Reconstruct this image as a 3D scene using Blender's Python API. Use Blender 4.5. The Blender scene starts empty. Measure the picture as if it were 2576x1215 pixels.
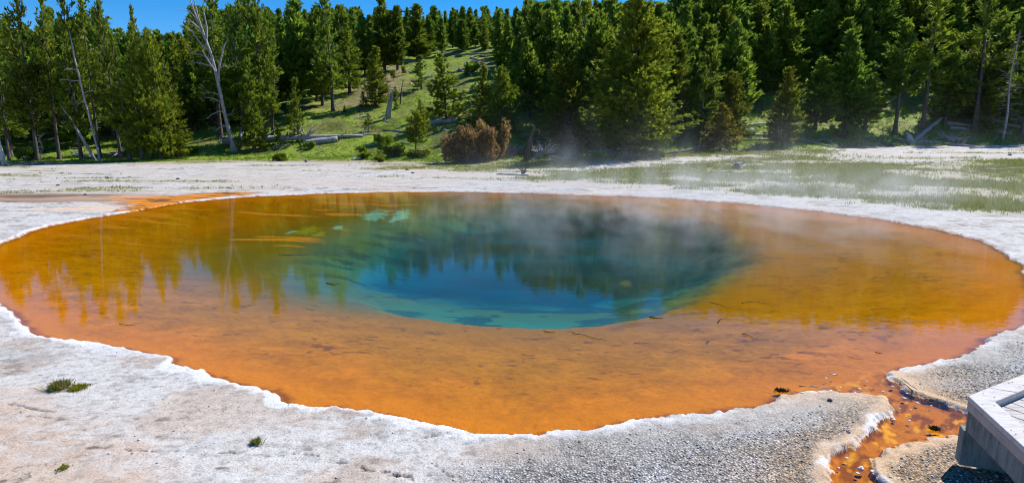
import bpy, math, random
import numpy as np
from mathutils import Vector, Matrix

# ------------------------------------------------------------------ camera, sky, sun, exposure
S = bpy.context.scene
COL = S.collection
F, CX, CY = 1500.0, 1288.0, 607.5          # focal length and centre in units of a 2576 px wide picture
PITCH = math.atan((607.5 - 325) / F)
CAMZ = 2.9
cam = bpy.data.cameras.new('camera'); camo = bpy.data.objects.new('camera', cam); COL.objects.link(camo)
cam.sensor_width = 36; cam.lens = 36 * F / 2576
cam.clip_start = 0.05; cam.clip_end = 3000
camo.location = (0, 0, CAMZ); camo.rotation_euler = (math.pi / 2 - PITCH, 0, 0)
cam.dof.use_dof = True; cam.dof.focus_distance = 26; cam.dof.aperture_fstop = 4.0
S.camera = camo

SUN_EL = math.radians(45); SUN_AZ = math.radians(51)      # azimuth clockwise from +Y
world = bpy.data.worlds.new('World'); S.world = world; world.use_nodes = True
wn = world.node_tree; bg = wn.nodes['Background']
sky = wn.nodes.new('ShaderNodeTexSky'); sky.sky_type = 'NISHITA'; sky.sun_disc = False
sky.sun_elevation = SUN_EL; sky.sun_rotation = SUN_AZ; sky.altitude = 2300
sky.air_density = 1.0; sky.dust_density = 0.0; sky.ozone_density = 5.0
hs = wn.nodes.new('ShaderNodeHueSaturation'); hs.inputs['Saturation'].default_value = 1.35; hs.inputs['Value'].default_value = 1.0
wn.links.new(sky.outputs[0], hs.inputs['Color']); wn.links.new(hs.outputs[0], bg.inputs[0])
bg.inputs[1].default_value = 0.105
sl = bpy.data.lights.new('sun', 'SUN'); sl.energy = 4.9; sl.angle = math.radians(0.5); sl.color = (1, 0.965, 0.91)
so = bpy.data.objects.new('sun', sl); COL.objects.link(so)
sdir = Vector((math.sin(SUN_AZ) * math.cos(SUN_EL), math.cos(SUN_AZ) * math.cos(SUN_EL), math.sin(SUN_EL)))
so.rotation_euler = sdir.to_track_quat('Z', 'Y').to_euler(); so.location = (30, 30, 40)
S.view_settings.view_transform = 'Standard'; S.view_settings.look = 'None'
S.view_settings.exposure = 0.6; S.view_settings.gamma = 1
S.render.engine = 'CYCLES'
S.cycles.max_bounces = 6; S.cycles.transparent_max_bounces = 16; S.cycles.diffuse_bounces = 3
S.cycles.use_denoising = True; S.cycles.filter_width = 1.0; S.cycles.volume_bounces = 0; S.cycles.caustics_reflective = False; S.cycles.caustics_refractive = False

# ------------------------------------------------------------------ helpers
def tag(o, label=None, cat=None, group=None, kind=None):
    if label: o['label'] = label
    if cat: o['category'] = cat
    if group: o['group'] = group
    if kind: o['kind'] = kind
    return o

def empty(name, loc, rz=0.0):
    o = bpy.data.objects.new(name, None); COL.objects.link(o)
    o.location = loc; o.rotation_euler = (0, 0, rz); o.empty_display_size = 0.3
    return o

def hsh(i, j, s):
    h = (i * 374761393 + j * 668265263 + s * 1442695041) & 0xFFFFFFFF
    h = ((h ^ (h >> 13)) * 1274126177) & 0xFFFFFFFF
    return ((h ^ (h >> 16)) & 0xFFFF) / 65535.0

def vnoise(x, y, s=0):
    x = np.asarray(x, float); y = np.asarray(y, float)
    i = np.floor(x).astype(np.int64); j = np.floor(y).astype(np.int64)
    u = x - i; v = y - j; u = u * u * (3 - 2 * u); v = v * v * (3 - 2 * v)
    a = hsh(i, j, s); b = hsh(i + 1, j, s); c = hsh(i, j + 1, s); d = hsh(i + 1, j + 1, s)
    return (a + (b - a) * u) * (1 - v) + (c + (d - c) * u) * v

def fbm(x, y, s=0, o=4):
    t = 0.0; a = 0.5; n = 0
    for k in range(o):
        t = t + a * vnoise(x * 2 ** k + 17.3 * k, y * 2 ** k - 9.1 * k, s + k); n += a; a *= 0.5
    return t / n - 0.5                      # about -0.5 .. 0.5

def sst(a, b, x):
    t = np.clip((np.asarray(x, float) - a) / (b - a), 0, 1); return t * t * (3 - 2 * t)

def mixc(c, d, t):
    d = np.asarray(d, float)
    return c + (d - c) * np.asarray(t)[..., None]

cp, sp = math.cos(PITCH), math.sin(PITCH)
def ray(px, py):
    a = (px - CX) / F; b = (CY - py) / F
    return np.array([a, cp + b * sp, -sp + b * cp])
def at(px, py, z=0.0):                      # where the sight line of a picture point meets height z
    d = ray(px, py); k = (z - CAMZ) / d[2]; return np.array([d[0] * k, d[1] * k, z])
def at_y(px, py, Y):                        # ... meets the upright plane at distance Y
    d = ray(px, py); k = Y / d[1]; return np.array([d[0] * k, Y, CAMZ + d[2] * k])
def proj(x, y, z):
    dz = z - CAMZ; w = y * cp - dz * sp
    return CX + F * x / w, CY - F * (y * sp + dz * cp) / w
def poly_at(pts, z=0.0): return np.array([at(p[0], p[1], z)[:2] for p in pts])
def poly_hit(pts):                          # same on the gently rising flats
    out = []
    for a, b in pts:
        z = 0.1
        for _ in range(12):
            q = at(a, b, z); z = 0.5 * z + 0.5 * float(0.06 + hill_z(np.array([q[0]]), np.array([q[1]]))[0])
        out.append(q[:2])
    return np.array(out)

def sdf(x, y, P, far=9.0):                  # signed distance to polygon, + outside
    x = np.asarray(x, float).ravel(); y = np.asarray(y, float).ravel()
    out = np.full(x.shape, far)
    near = (x > P[:, 0].min() - far) & (x < P[:, 0].max() + far) & (y > P[:, 1].min() - far) & (y < P[:, 1].max() + far)
    idx = np.nonzero(near)[0]
    for c in range(0, len(idx), 60000):
        ii = idx[c:c + 60000]; X = x[ii]; Y = y[ii]
        d2 = np.full(X.shape, 1e9); ins = np.zeros(X.shape, bool)
        for k in range(len(P)):
            ax, ay = P[k]; bx, by = P[(k + 1) % len(P)]
            ex, ey = bx - ax, by - ay
            t = np.clip(((X - ax) * ex + (Y - ay) * ey) / (ex * ex + ey * ey + 1e-12), 0, 1)
            d2 = np.minimum(d2, (X - ax - t * ex) ** 2 + (Y - ay - t * ey) ** 2)
            if ay != by:
                ins ^= ((ay > Y) != (by > Y)) & (X < ex * (Y - ay) / (by - ay) + ax)
        d = np.sqrt(d2); out[ii] = np.where(ins, -d, np.minimum(d, far))
    return out

def new_mesh(name, V, Q, mats=(), smooth=False, midx=None):
    V = np.asarray(V, np.float32); Q = np.asarray(Q, np.int32)
    n = Q.shape[1]
    me = bpy.data.meshes.new(name)
    me.vertices.add(len(V)); me.vertices.foreach_set('co', V.ravel())
    me.loops.add(Q.size); me.loops.foreach_set('vertex_index', Q.ravel())
    me.polygons.add(len(Q)); me.polygons.foreach_set('loop_start', np.arange(0, Q.size, n, dtype=np.int32))
    if smooth: me.polygons.foreach_set('use_smooth', np.ones(len(Q), bool))
    if midx is not None: me.polygons.foreach_set('material_index', np.asarray(midx, np.int32))
    for m in mats: me.materials.append(m)
    me.update(calc_edges=True)
    return me

def link(name, me, parent=None):
    o = bpy.data.objects.new(name, me); COL.objects.link(o)
    if parent is not None: o.parent = parent
    return o

class MB:                                    # collects tubes and boxes, builds ONE mesh
    def __init__(s): s.v = []; s.f = []
    def add(s, V, Fc):
        n = len(s.v); s.v += [tuple(p) for p in V]; s.f += [tuple(i + n for i in q) for q in Fc]
    def tube(s, path, rad, sides=7, cap=True, rough=0.0, rng=None):
        path = [Vector(p) for p in path]; n = len(path)
        if not hasattr(rad, '__len__'): rad = [rad] * n
        V = []; Fc = []
        t0 = (path[1] - path[0]).normalized()
        u = t0.orthogonal().normalized()
        for i, p in enumerate(path):
            t = (path[min(i + 1, n - 1)] - path[max(i - 1, 0)]).normalized()
            u = (u - t * u.dot(t)); u = u.normalized() if u.length > 1e-6 else t.orthogonal().normalized()
            w = t.cross(u)
            for k in range(sides):
                a = 2 * math.pi * k / sides
                r = rad[i] * (1 + (rng.uniform(-rough, rough) if rng else 0))
                V.append(p + (u * math.cos(a) + w * math.sin(a)) * r)
        for i in range(n - 1):
            for k in range(sides):
                a = i * sides + k; b = i * sides + (k + 1) % sides
                Fc.append((a, b, b + sides, a + sides))
        if cap:
            Fc.append(tuple(reversed(range(sides)))); Fc.append(tuple(range((n - 1) * sides, n * sides)))
        s.add(V, Fc)
    def prism(s, P, z0, z1):                 # plan outline between two heights
        n = len(P); V = [(p[0], p[1], z0) for p in P] + [(p[0], p[1], z1) for p in P]
        Fc = [tuple(reversed(range(n))), tuple(range(n, 2 * n))] + [(i, (i + 1) % n, (i + 1) % n + n, i + n) for i in range(n)]
        s.add(V, Fc)
    def mesh(s, name, mat, smooth=False):
        me = bpy.data.meshes.new(name); me.from_pydata([tuple(map(float, v)) for v in s.v], [], s.f)
        if smooth:
            me.polygons.foreach_set('use_smooth', np.ones(len(me.polygons), bool))
        me.materials.append(mat); me.update(); return me
    def build(s, name, mat, parent=None, smooth=False, bevel=0):
        o = link(name, s.mesh(name, mat, smooth), parent)
        if bevel:
            b = o.modifiers.new('bevel', 'BEVEL'); b.width = bevel; b.segments = 2; b.limit_method = 'ANGLE'
        return o

# ------------------------------------------------------------------ materials
def mat(name):
    m = bpy.data.materials.new(name); m.use_nodes = True
    nt = m.node_tree; return m, nt, nt.nodes['Principled BSDF']
def nd(nt, t, **kw):
    n = nt.nodes.new(t)
    for k, v in kw.items():
        if k in n.inputs: n.inputs[k].default_value = v
        else: setattr(n, k, v)
    return n
def ramp(nt, src, stops):
    r = nt.nodes.new('ShaderNodeValToRGB'); e = r.color_ramp.elements
    while len(e) < len(stops): e.new(0.5)
    for k, (p, c) in enumerate(stops):
        e[k].position = p; e[k].color = (*c, 1) if hasattr(c, '__len__') else (c, c, c, 1)
    nt.links.new(src, r.inputs[0]); return r.outputs[0]
def mixn(nt, f, a, b, mode='MIX'):
    m = nt.nodes.new('ShaderNodeMix'); m.data_type = 'RGBA'; m.blend_type = mode
    for sock, val in ((m.inputs[0], f), (m.inputs[6], a), (m.inputs[7], b)):
        if hasattr(val, 'is_linked'): nt.links.new(val, sock)
        elif hasattr(val, '__len__'): sock.default_value = (*val, 1)
        else: sock.default_value = val if sock.type == 'VALUE' else (val, val, val, 1)
    return m.outputs[2]
def mth(nt, op, a, b=0.0):
    m = nt.nodes.new('ShaderNodeMath'); m.operation = op
    for k, v in enumerate((a, b)):
        if hasattr(v, 'is_linked'): nt.links.new(v, m.inputs[k])
        else: m.inputs[k].default_value = v
    return m.outputs[0]

def ground_mat():
    m, nt, b = mat('ground_sinter_and_turf')
    ca = nd(nt, 'ShaderNodeAttribute', attribute_name='col'); pa = nd(nt, 'ShaderNodeAttribute', attribute_name='prm')
    sx = nd(nt, 'ShaderNodeSeparateColor'); nt.links.new(pa.outputs['Color'], sx.inputs[0])
    gravel, wet, turf = sx.outputs
    tc = nd(nt, 'ShaderNodeTexCoord').outputs['Object']
    v = nd(nt, 'ShaderNodeTexVoronoi', Scale=44.0); nt.links.new(tc, v.inputs['Vector'])
    vs = nd(nt, 'ShaderNodeSeparateColor'); nt.links.new(v.outputs['Color'], vs.inputs[0])
    peb = mth(nt, 'MULTIPLY', ramp(nt, vs.outputs[0], [(0, 0.5), (0.45, 0.9), (1, 1.3)]),
              ramp(nt, v.outputs['Distance'], [(0.25, 1.0), (0.7, 0.35)]))
    n1 = nd(nt, 'ShaderNodeTexNoise', Scale=60.0, Detail=4.0); nt.links.new(tc, n1.inputs['Vector'])
    n2 = nd(nt, 'ShaderNodeTexNoise', Scale=9.0, Detail=5.0, Roughness=0.65); nt.links.new(tc, n2.inputs['Vector'])
    g1 = ramp(nt, n1.outputs[0], [(0.32, 0.62), (0.48, 1.0), (0.7, 1.12)])
    g2 = ramp(nt, n2.outputs[0], [(0.30, 0.66), (0.47, 0.98), (0.7, 1.08)])
    c = mixn(nt, mth(nt, 'SUBTRACT', 1.0, mth(nt, 'MULTIPLY', wet, 0.35)), ca.outputs['Color'], mixn(nt, 1.0, ca.outputs['Color'], g1, 'MULTIPLY'))
    c = mixn(nt, mth(nt, 'SUBTRACT', 1.0, wet), c, mixn(nt, 1.0, c, g2, 'MULTIPLY'))
    c = mixn(nt, gravel, c, mixn(nt, 1.0, c, peb, 'MULTIPLY'))
    nt.links.new(c, b.inputs['Base Color'])
    nt.links.new(ramp(nt, wet, [(0, 0.9), (0.7, 0.4), (0.9, 1.0)]), b.inputs['Roughness'])
    nt.links.new(ramp(nt, wet, [(0, 0.2), (0.85, 0.3), (0.95, 0.0)]), b.inputs['Specular IOR Level'])
    h = mth(nt, 'ADD', mth(nt, 'MULTIPLY', n2.outputs[0], 0.02), mth(nt, 'MULTIPLY', n1.outputs[0], 0.006))
    hv = mth(nt, 'MULTIPLY', mth(nt, 'MULTIPLY', mth(nt, 'SUBTRACT', 1.0, v.outputs['Distance']), 0.02), gravel)
    h = mth(nt, 'ADD', h, hv)
    h = mth(nt, 'MULTIPLY', h, mth(nt, 'SUBTRACT', 1.0, mth(nt, 'MULTIPLY', wet, 0.7)))
    bp = nd(nt, 'ShaderNodeBump', Strength=0.7, Distance=1.0); nt.links.new(h, bp.inputs['Height'])
    nt.links.new(bp.outputs[0], b.inputs['Normal'])
    return m

def water_mat():
    m, nt, b = mat('clear_hot_spring_water'); nt.nodes.remove(b)
    out = nt.nodes['Material Output']
    tc = nd(nt, 'ShaderNodeTexCoord').outputs['Object']
    mp = nd(nt, 'ShaderNodeMapping'); mp.inputs['Scale'].default_value = (1.0, 2.2, 1); nt.links.new(tc, mp.inputs[0])
    n = nd(nt, 'ShaderNodeTexNoise', Scale=3.2, Detail=3.0, Roughness=0.55); nt.links.new(mp.outputs[0], n.inputs['Vector'])
    bp = nd(nt, 'ShaderNodeBump', Strength=1.0, Distance=0.0013); nt.links.new(n.outputs[0], bp.inputs['Height'])
    fr = nd(nt, 'ShaderNodeFresnel', IOR=1.26); nt.links.new(bp.outputs[0], fr.inputs['Normal'])
    tr = nd(nt, 'ShaderNodeBsdfTransparent'); tr.inputs[0].default_value = (0.97, 0.98, 0.98, 1)
    gl = nd(nt, 'ShaderNodeBsdfGlossy', Roughness=0.0); gl.inputs[0].default_value = (1, 1, 1, 1); nt.links.new(bp.outputs[0], gl.inputs['Normal'])
    mx = nd(nt, 'ShaderNodeMixShader'); nt.links.new(fr.outputs[0], mx.inputs[0]); nt.links.new(tr.outputs[0], mx.inputs[1]); nt.links.new(gl.outputs[0], mx.inputs[2])
    nt.links.new(mx.outputs[0], out.inputs[0]); return m

def needle_mat(name, dark, mid, tip, trans=0.35):
    m, nt, b = mat(name); out = nt.nodes['Material Output']
    at_ = nd(nt, 'ShaderNodeAttribute', attribute_name='tint')
    oi = nd(nt, 'ShaderNodeObjectInfo')
    c = ramp(nt, at_.outputs['Fac'], [(0.0, dark), (0.55, mid), (1.0, tip)])
    h = nd(nt, 'ShaderNodeHueSaturation'); nt.links.new(c, h.inputs['Color'])
    nt.links.new(ramp(nt, oi.outputs['Random'], [(0, 0.492), (1, 0.525)]), h.inputs['Hue'])
    nt.links.new(ramp(nt, oi.outputs['Random'], [(0, 0.75), (0.5, 1.15), (1, 0.9)]), h.inputs['Value'])
    b.inputs['Roughness'].default_value = 0.6; b.inputs['Specular IOR Level'].default_value = 0.2
    nt.links.new(h.outputs[0], b.inputs['Base Color'])
    t = nd(nt, 'ShaderNodeBsdfTranslucent'); nt.links.new(h.outputs[0], t.inputs[0])
    mx = nd(nt, 'ShaderNodeMixShader', Fac=trans); nt.links.new(b.outputs[0], mx.inputs[1]); nt.links.new(t.outputs[0], mx.inputs[2])
    nt.links.new(mx.outputs[0], out.inputs[0]); return m

def wood_mat(name, c0, c1, c2, scale=(14, 14, 2.0), rot=0.0):
    m, nt, b = mat(name)
    tc = nd(nt, 'ShaderNodeTexCoord').outputs['Object']
    mp = nd(nt, 'ShaderNodeMapping'); mp.inputs['Scale'].default_value = scale; mp.inputs['Rotation'].default_value = (0, 0, rot); nt.links.new(tc, mp.inputs[0])
    n = nd(nt, 'ShaderNodeTexNoise', Scale=1.0, Detail=5.0, Roughness=0.7); nt.links.new(mp.outputs[0], n.inputs['Vector'])
    nt.links.new(ramp(nt, n.outputs[0], [(0.3, c0), (0.5, c1), (0.72, c2)]), b.inputs['Base Color'])
    b.inputs['Roughness'].default_value = 0.85; b.inputs['Specular IOR Level'].default_value = 0.2
    bp = nd(nt, 'ShaderNodeBump', Strength=0.6, Distance=0.03); nt.links.new(n.outputs[0], bp.inputs['Height']); nt.links.new(bp.outputs[0], b.inputs['Normal'])
    return m

M = {}
M['ground'] = ground_mat(); M['water'] = water_mat()
M['olive'] = needle_mat('needles_olive', (0.085, 0.12, 0.012), (0.19, 0.23, 0.016), (0.34, 0.36, 0.022), 0.5)
M['green'] = needle_mat('needles_green', (0.065, 0.105, 0.014), (0.15, 0.205, 0.018), (0.28, 0.32, 0.025), 0.5)
M['deep'] = needle_mat('needles_deep_green', (0.075, 0.125, 0.018), (0.165, 0.245, 0.025), (0.30, 0.36, 0.034), 0.55)
M['rust'] = needle_mat('needles_rust', (0.15, 0.095, 0.03), (0.31, 0.20, 0.065), (0.50, 0.32, 0.13), 0.45)
M['ochre'] = needle_mat('needles_ochre', (0.10, 0.11, 0.012), (0.235, 0.225, 0.018), (0.38, 0.31, 0.026), 0.5)
M['bark'] = wood_mat('bark', (0.045, 0.035, 0.028), (0.10, 0.08, 0.065), (0.19, 0.155, 0.13), (9, 9, 3))
M['grey'] = wood_mat('weathered_wood', (0.12, 0.11, 0.105), (0.30, 0.28, 0.27), (0.56, 0.53, 0.52))
M['pale'] = wood_mat('bleached_wood', (0.20, 0.19, 0.18), (0.42, 0.40, 0.385), (0.66, 0.63, 0.61))
M['dark'] = wood_mat('dark_wood', (0.03, 0.025, 0.022), (0.08, 0.06, 0.05), (0.16, 0.12, 0.10))
M['brown'] = wood_mat('brown_rotten_wood', (0.05, 0.03, 0.02), (0.14, 0.085, 0.055), (0.26, 0.18, 0.13))
M['twig'] = wood_mat('grey_brown_twigs', (0.12, 0.10, 0.09), (0.24, 0.20, 0.18), (0.36, 0.30, 0.26))
M['grass'] = needle_mat('grass_blades', (0.11, 0.14, 0.018), (0.215, 0.235, 0.03), (0.42, 0.34, 0.11), 0.4)
M['turf'] = needle_mat('fresh_grass_blades', (0.11, 0.20, 0.012), (0.22, 0.34, 0.016), (0.37, 0.43, 0.03), 0.4)
M['sinter'] = wood_mat('white_sinter', (0.55, 0.53, 0.50), (0.72, 0.71, 0.69), (0.82, 0.82, 0.81), (20, 20, 20))
M['stone'] = wood_mat('grey_stone', (0.16, 0.16, 0.165), (0.30, 0.30, 0.31), (0.46, 0.46, 0.46), (20, 20, 20))
M['darkstone'] = wood_mat('dark_stone', (0.03, 0.03, 0.035), (0.08, 0.08, 0.085), (0.16, 0.16, 0.16), (20, 20, 20))
M['deck'] = wood_mat('deck_boards', (0.40, 0.38, 0.38), (0.53, 0.505, 0.49), (0.60, 0.575, 0.56), (5, 20, 5))
_a = at(2482, 989, 0.62); _b = at(2576, 1021, 0.62)
M['plank'] = wood_mat('plank_boards', (0.27, 0.25, 0.235), (0.51, 0.485, 0.465), (0.60, 0.575, 0.56), (2.0, 46, 4), -math.atan2(_b[1] - _a[1], _b[0] - _a[0]))
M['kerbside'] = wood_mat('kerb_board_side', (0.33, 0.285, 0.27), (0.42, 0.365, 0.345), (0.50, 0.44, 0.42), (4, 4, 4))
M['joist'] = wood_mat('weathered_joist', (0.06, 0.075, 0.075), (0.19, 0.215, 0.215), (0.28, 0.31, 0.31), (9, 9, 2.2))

# ------------------------------------------------------------------ the lie of the land
POOL_PX = [(-60, 640), (0, 608), (60, 587), (100, 572), (150, 560), (250, 543), (340, 530), (400, 519), (450, 509), (540, 500), (650, 492), (800, 486),
  (1000, 481), (1180, 481), (1400, 487), (1600, 493), (1800, 505), (2000, 522), (2200, 547), (2350, 573), (2450, 597), (2530, 632), (2572, 668), (2592, 710),
  (2600, 750), (2592, 800), (2576, 822), (2540, 836), (2500, 850), (2470, 872), (2440, 885), (2390, 895), (2330, 907), (2275, 919), (2236, 934),
  (2240, 945), (2255, 962), (2300, 985), (2360, 1008), (2400, 1020), (2440, 1034), (2600, 1075), (2800, 1100), (2800, 1150), (2600, 1105), (2440, 1082),
  (2400, 1090), (2340, 1096), (2310, 1105), (2270, 1117), (2235, 1123), (2215, 1140), (2192, 1150), (2196, 1168), (2212, 1190), (2232, 1215), (2290, 1300),
  (2110, 1300), (2088, 1215), (2080, 1180), (2076, 1150), (2090, 1130), (2135, 1118), (2165, 1100), (2180, 1085), (2205, 1066), (2215, 1050), (2240, 1040), (2247, 1020), (2245, 1008), (2225, 998), (2170, 990), (2100, 982),
  (2040, 985), (1990, 998), (1930, 1013), (1870, 1022), (1790, 1034), (1700, 1045), (1600, 1062), (1500, 1078), (1380, 1082), (1290, 1087), (1240, 1087),
  (1170, 1076), (1080, 1056), (1000, 1036), (950, 1024), (905, 1024), (860, 1014), (800, 1012), (740, 1004), (722, 990), (726, 980), (700, 971), (640, 966), (560, 945),
  (500, 925), (437, 912), (436, 898), (370, 888), (320, 874), (288, 868), (180, 856), (110, 841), (80, 832), (72, 815), (40, 790), (0, 765), (-60, 745), (-95, 700)]
POOL = poly_at(POOL_PX, 0.02)
CHAN = poly_at([(1960, 1000), (2060, 960), (2236, 930), (2800, 1000), (2800, 1400), (2000, 1400), (2000, 1120), (2160, 1040), (2100, 1000)])
HOLE = poly_at([(800, 690), (860, 715), (900, 738), (960, 765), (1080, 790), (1200, 803), (1320, 808), (1450, 806), (1560, 797), (1660, 775), (1760, 745),
  (1840, 710), (1880, 672), (1895, 630), (1880, 595), (1800, 562), (1650, 540), (1500, 528), (1300, 520), (1120, 528), (960, 548), (840, 590), (780, 640)], -0.35)
CORE = poly_at([(900, 690), (980, 712), (1130, 735), (1320, 742), (1560, 740), (1740, 712), (1850, 670), (1870, 620), (1780, 570), (1550, 545), (1300, 542), (1100, 560), (960, 600), (890, 650)], -0.6)
EDGE_PX = [(-500, 414), (0, 411), (300, 410), (600, 406), (900, 406), (1100, 410), (1300, 406), (1500, 399), (1600, 396), (1750, 386), (1900, 380), (2100, 373), (2300, 369), (2576, 367), (3000, 367)]
def rise(th): return np.interp(th, [-1.0, -0.3, 0.0, 0.25, 0.6, 1.0], [0.15, 0.2, 0.35, 0.6, 1.05, 1.15])   # the flats climb a little to the right
EDGE = np.array([at(p[0], p[1], rise((p[0] - CX) / F))[:2] for p in EDGE_PX])
def edge_y(x): return np.interp(x, EDGE[:, 0], EDGE[:, 1])
def hill_z(x, y):
    s = y - edge_y(x); th = x / np.maximum(y, 5.0)
    g = np.interp(s, [-1, 0, 5, 19, 50, 80, 130, 250], [0, 0.02, 0.6, 4.7, 12.5, 18.5, 27, 34])
    k = np.interp(th, [-1.2, -0.6, -0.45, -0.33, 0.05, 0.2, 0.45, 0.9], [0.45, 0.5, 0.8, 1.0, 1.05, 1.35, 1.62, 1.7])
    u = np.clip((y - 28) / np.maximum(edge_y(x) - 28, 1), 0, 1)
    return rise(th) * u * (0.4 + 0.6 * u) + g * k + np.clip(s / 15, 0, 1) * (fbm(x * 0.09, y * 0.09, 41, 4) * 1.6 + fbm(x * 0.5, y * 0.5, 47, 3) * 0.25)

def warp(x, y):
    a = 0.20 * fbm(x * 0.9, y * 0.9, 3, 2) + 0.13 * fbm(x * 3.1, y * 3.1, 5, 2) + 0.09 * fbm(x * 9, y * 9, 7, 2) + 0.045 * fbm(x * 23, y * 23, 9, 2)
    b = 0.20 * fbm(x * 0.9, y * 0.9, 13, 2) + 0.13 * fbm(x * 3.1, y * 3.1, 15, 2) + 0.09 * fbm(x * 9, y * 9, 17, 2) + 0.045 * fbm(x * 23, y * 23, 19, 2)
    return x + a, y + b

MEADOW = [poly_hit(p) for p in (
  [(1335, 442), (1430, 436), (1640, 424), (1900, 398), (2060, 384), (2200, 396), (2400, 402), (2700, 404), (2700, 545), (2576, 535), (2400, 517), (2200, 503), (2000, 486), (1830, 470), (1650, 462), (1500, 458), (1400, 455)],
  [(960, 411), (1100, 406), (1330, 402), (1600, 392), (1700, 385), (1900, 378), (2060, 378), (1900, 388), (1720, 394), (1640, 400), (1500, 408), (1350, 424), (1200, 428), (1000, 424)],)]
PALE = poly_hit([(2010, 388), (2150, 386), (2400, 382), (2700, 376), (2700, 396), (2500, 402), (2380, 408), (2200, 410), (2080, 402)])
PALE2 = poly_hit([(1660, 402), (1800, 396), (1850, 400), (1780, 410), (1690, 412)])
BROWN = [(905, 215), (960, 172), (1010, 176), (1000, 225), (930, 262), (850, 268)]
RUN = [poly_hit(p) for p in ([(440, 508), (404, 520), (345, 528), (300, 529), (330, 520), (352, 511), (330, 504), (270, 500), (300, 493), (430, 492), (520, 488), (610, 485), (640, 484), (600, 489), (500, 497), (452, 503)],
  [(-60, 497), (0, 490), (120, 489), (300, 492), (420, 494), (300, 502), (150, 505), (0, 507), (-60, 510)])]
TANL = poly_hit([(60, 526), (200, 518), (330, 514), (330, 524), (240, 530), (80, 534)])
CRACKS = [[(838, 1150), (872, 1156)], [(895, 1163), (930, 1172), (992, 1184), (1035, 1196)], [(960, 1176), (1034, 1192)], [(1068, 1158), (1112, 1174)], [(1120, 1180), (1180, 1192)], [(318, 1126), (352, 1129), (402, 1131), (452, 1127)], [(546, 1130), (604, 1128)], [(24, 1008), (132, 1030)], [(1062, 1096), (1098, 1088)], [(60, 1040), (128, 1046)], [(330, 1070), (352, 1064)], [(740, 1130), (800, 1136)], [(1240, 1200), (1290, 1206)]]
def pts_xy(L): return [(*at(p[0], p[1], 0)[:2], p[2]) for p in L]
BLOB = [(p, c) for p, c in (((945, 540, 27), 0), ((1010, 538, 22), 0), ((985, 547, 8), 0), ((850, 569, 12), 0), ((735, 582, 10), 0), ((775, 578, 26), 1), ((800, 585, 16), 1), ((1575, 688, 17), 1), ((1565, 562, 15), 1))]

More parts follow.
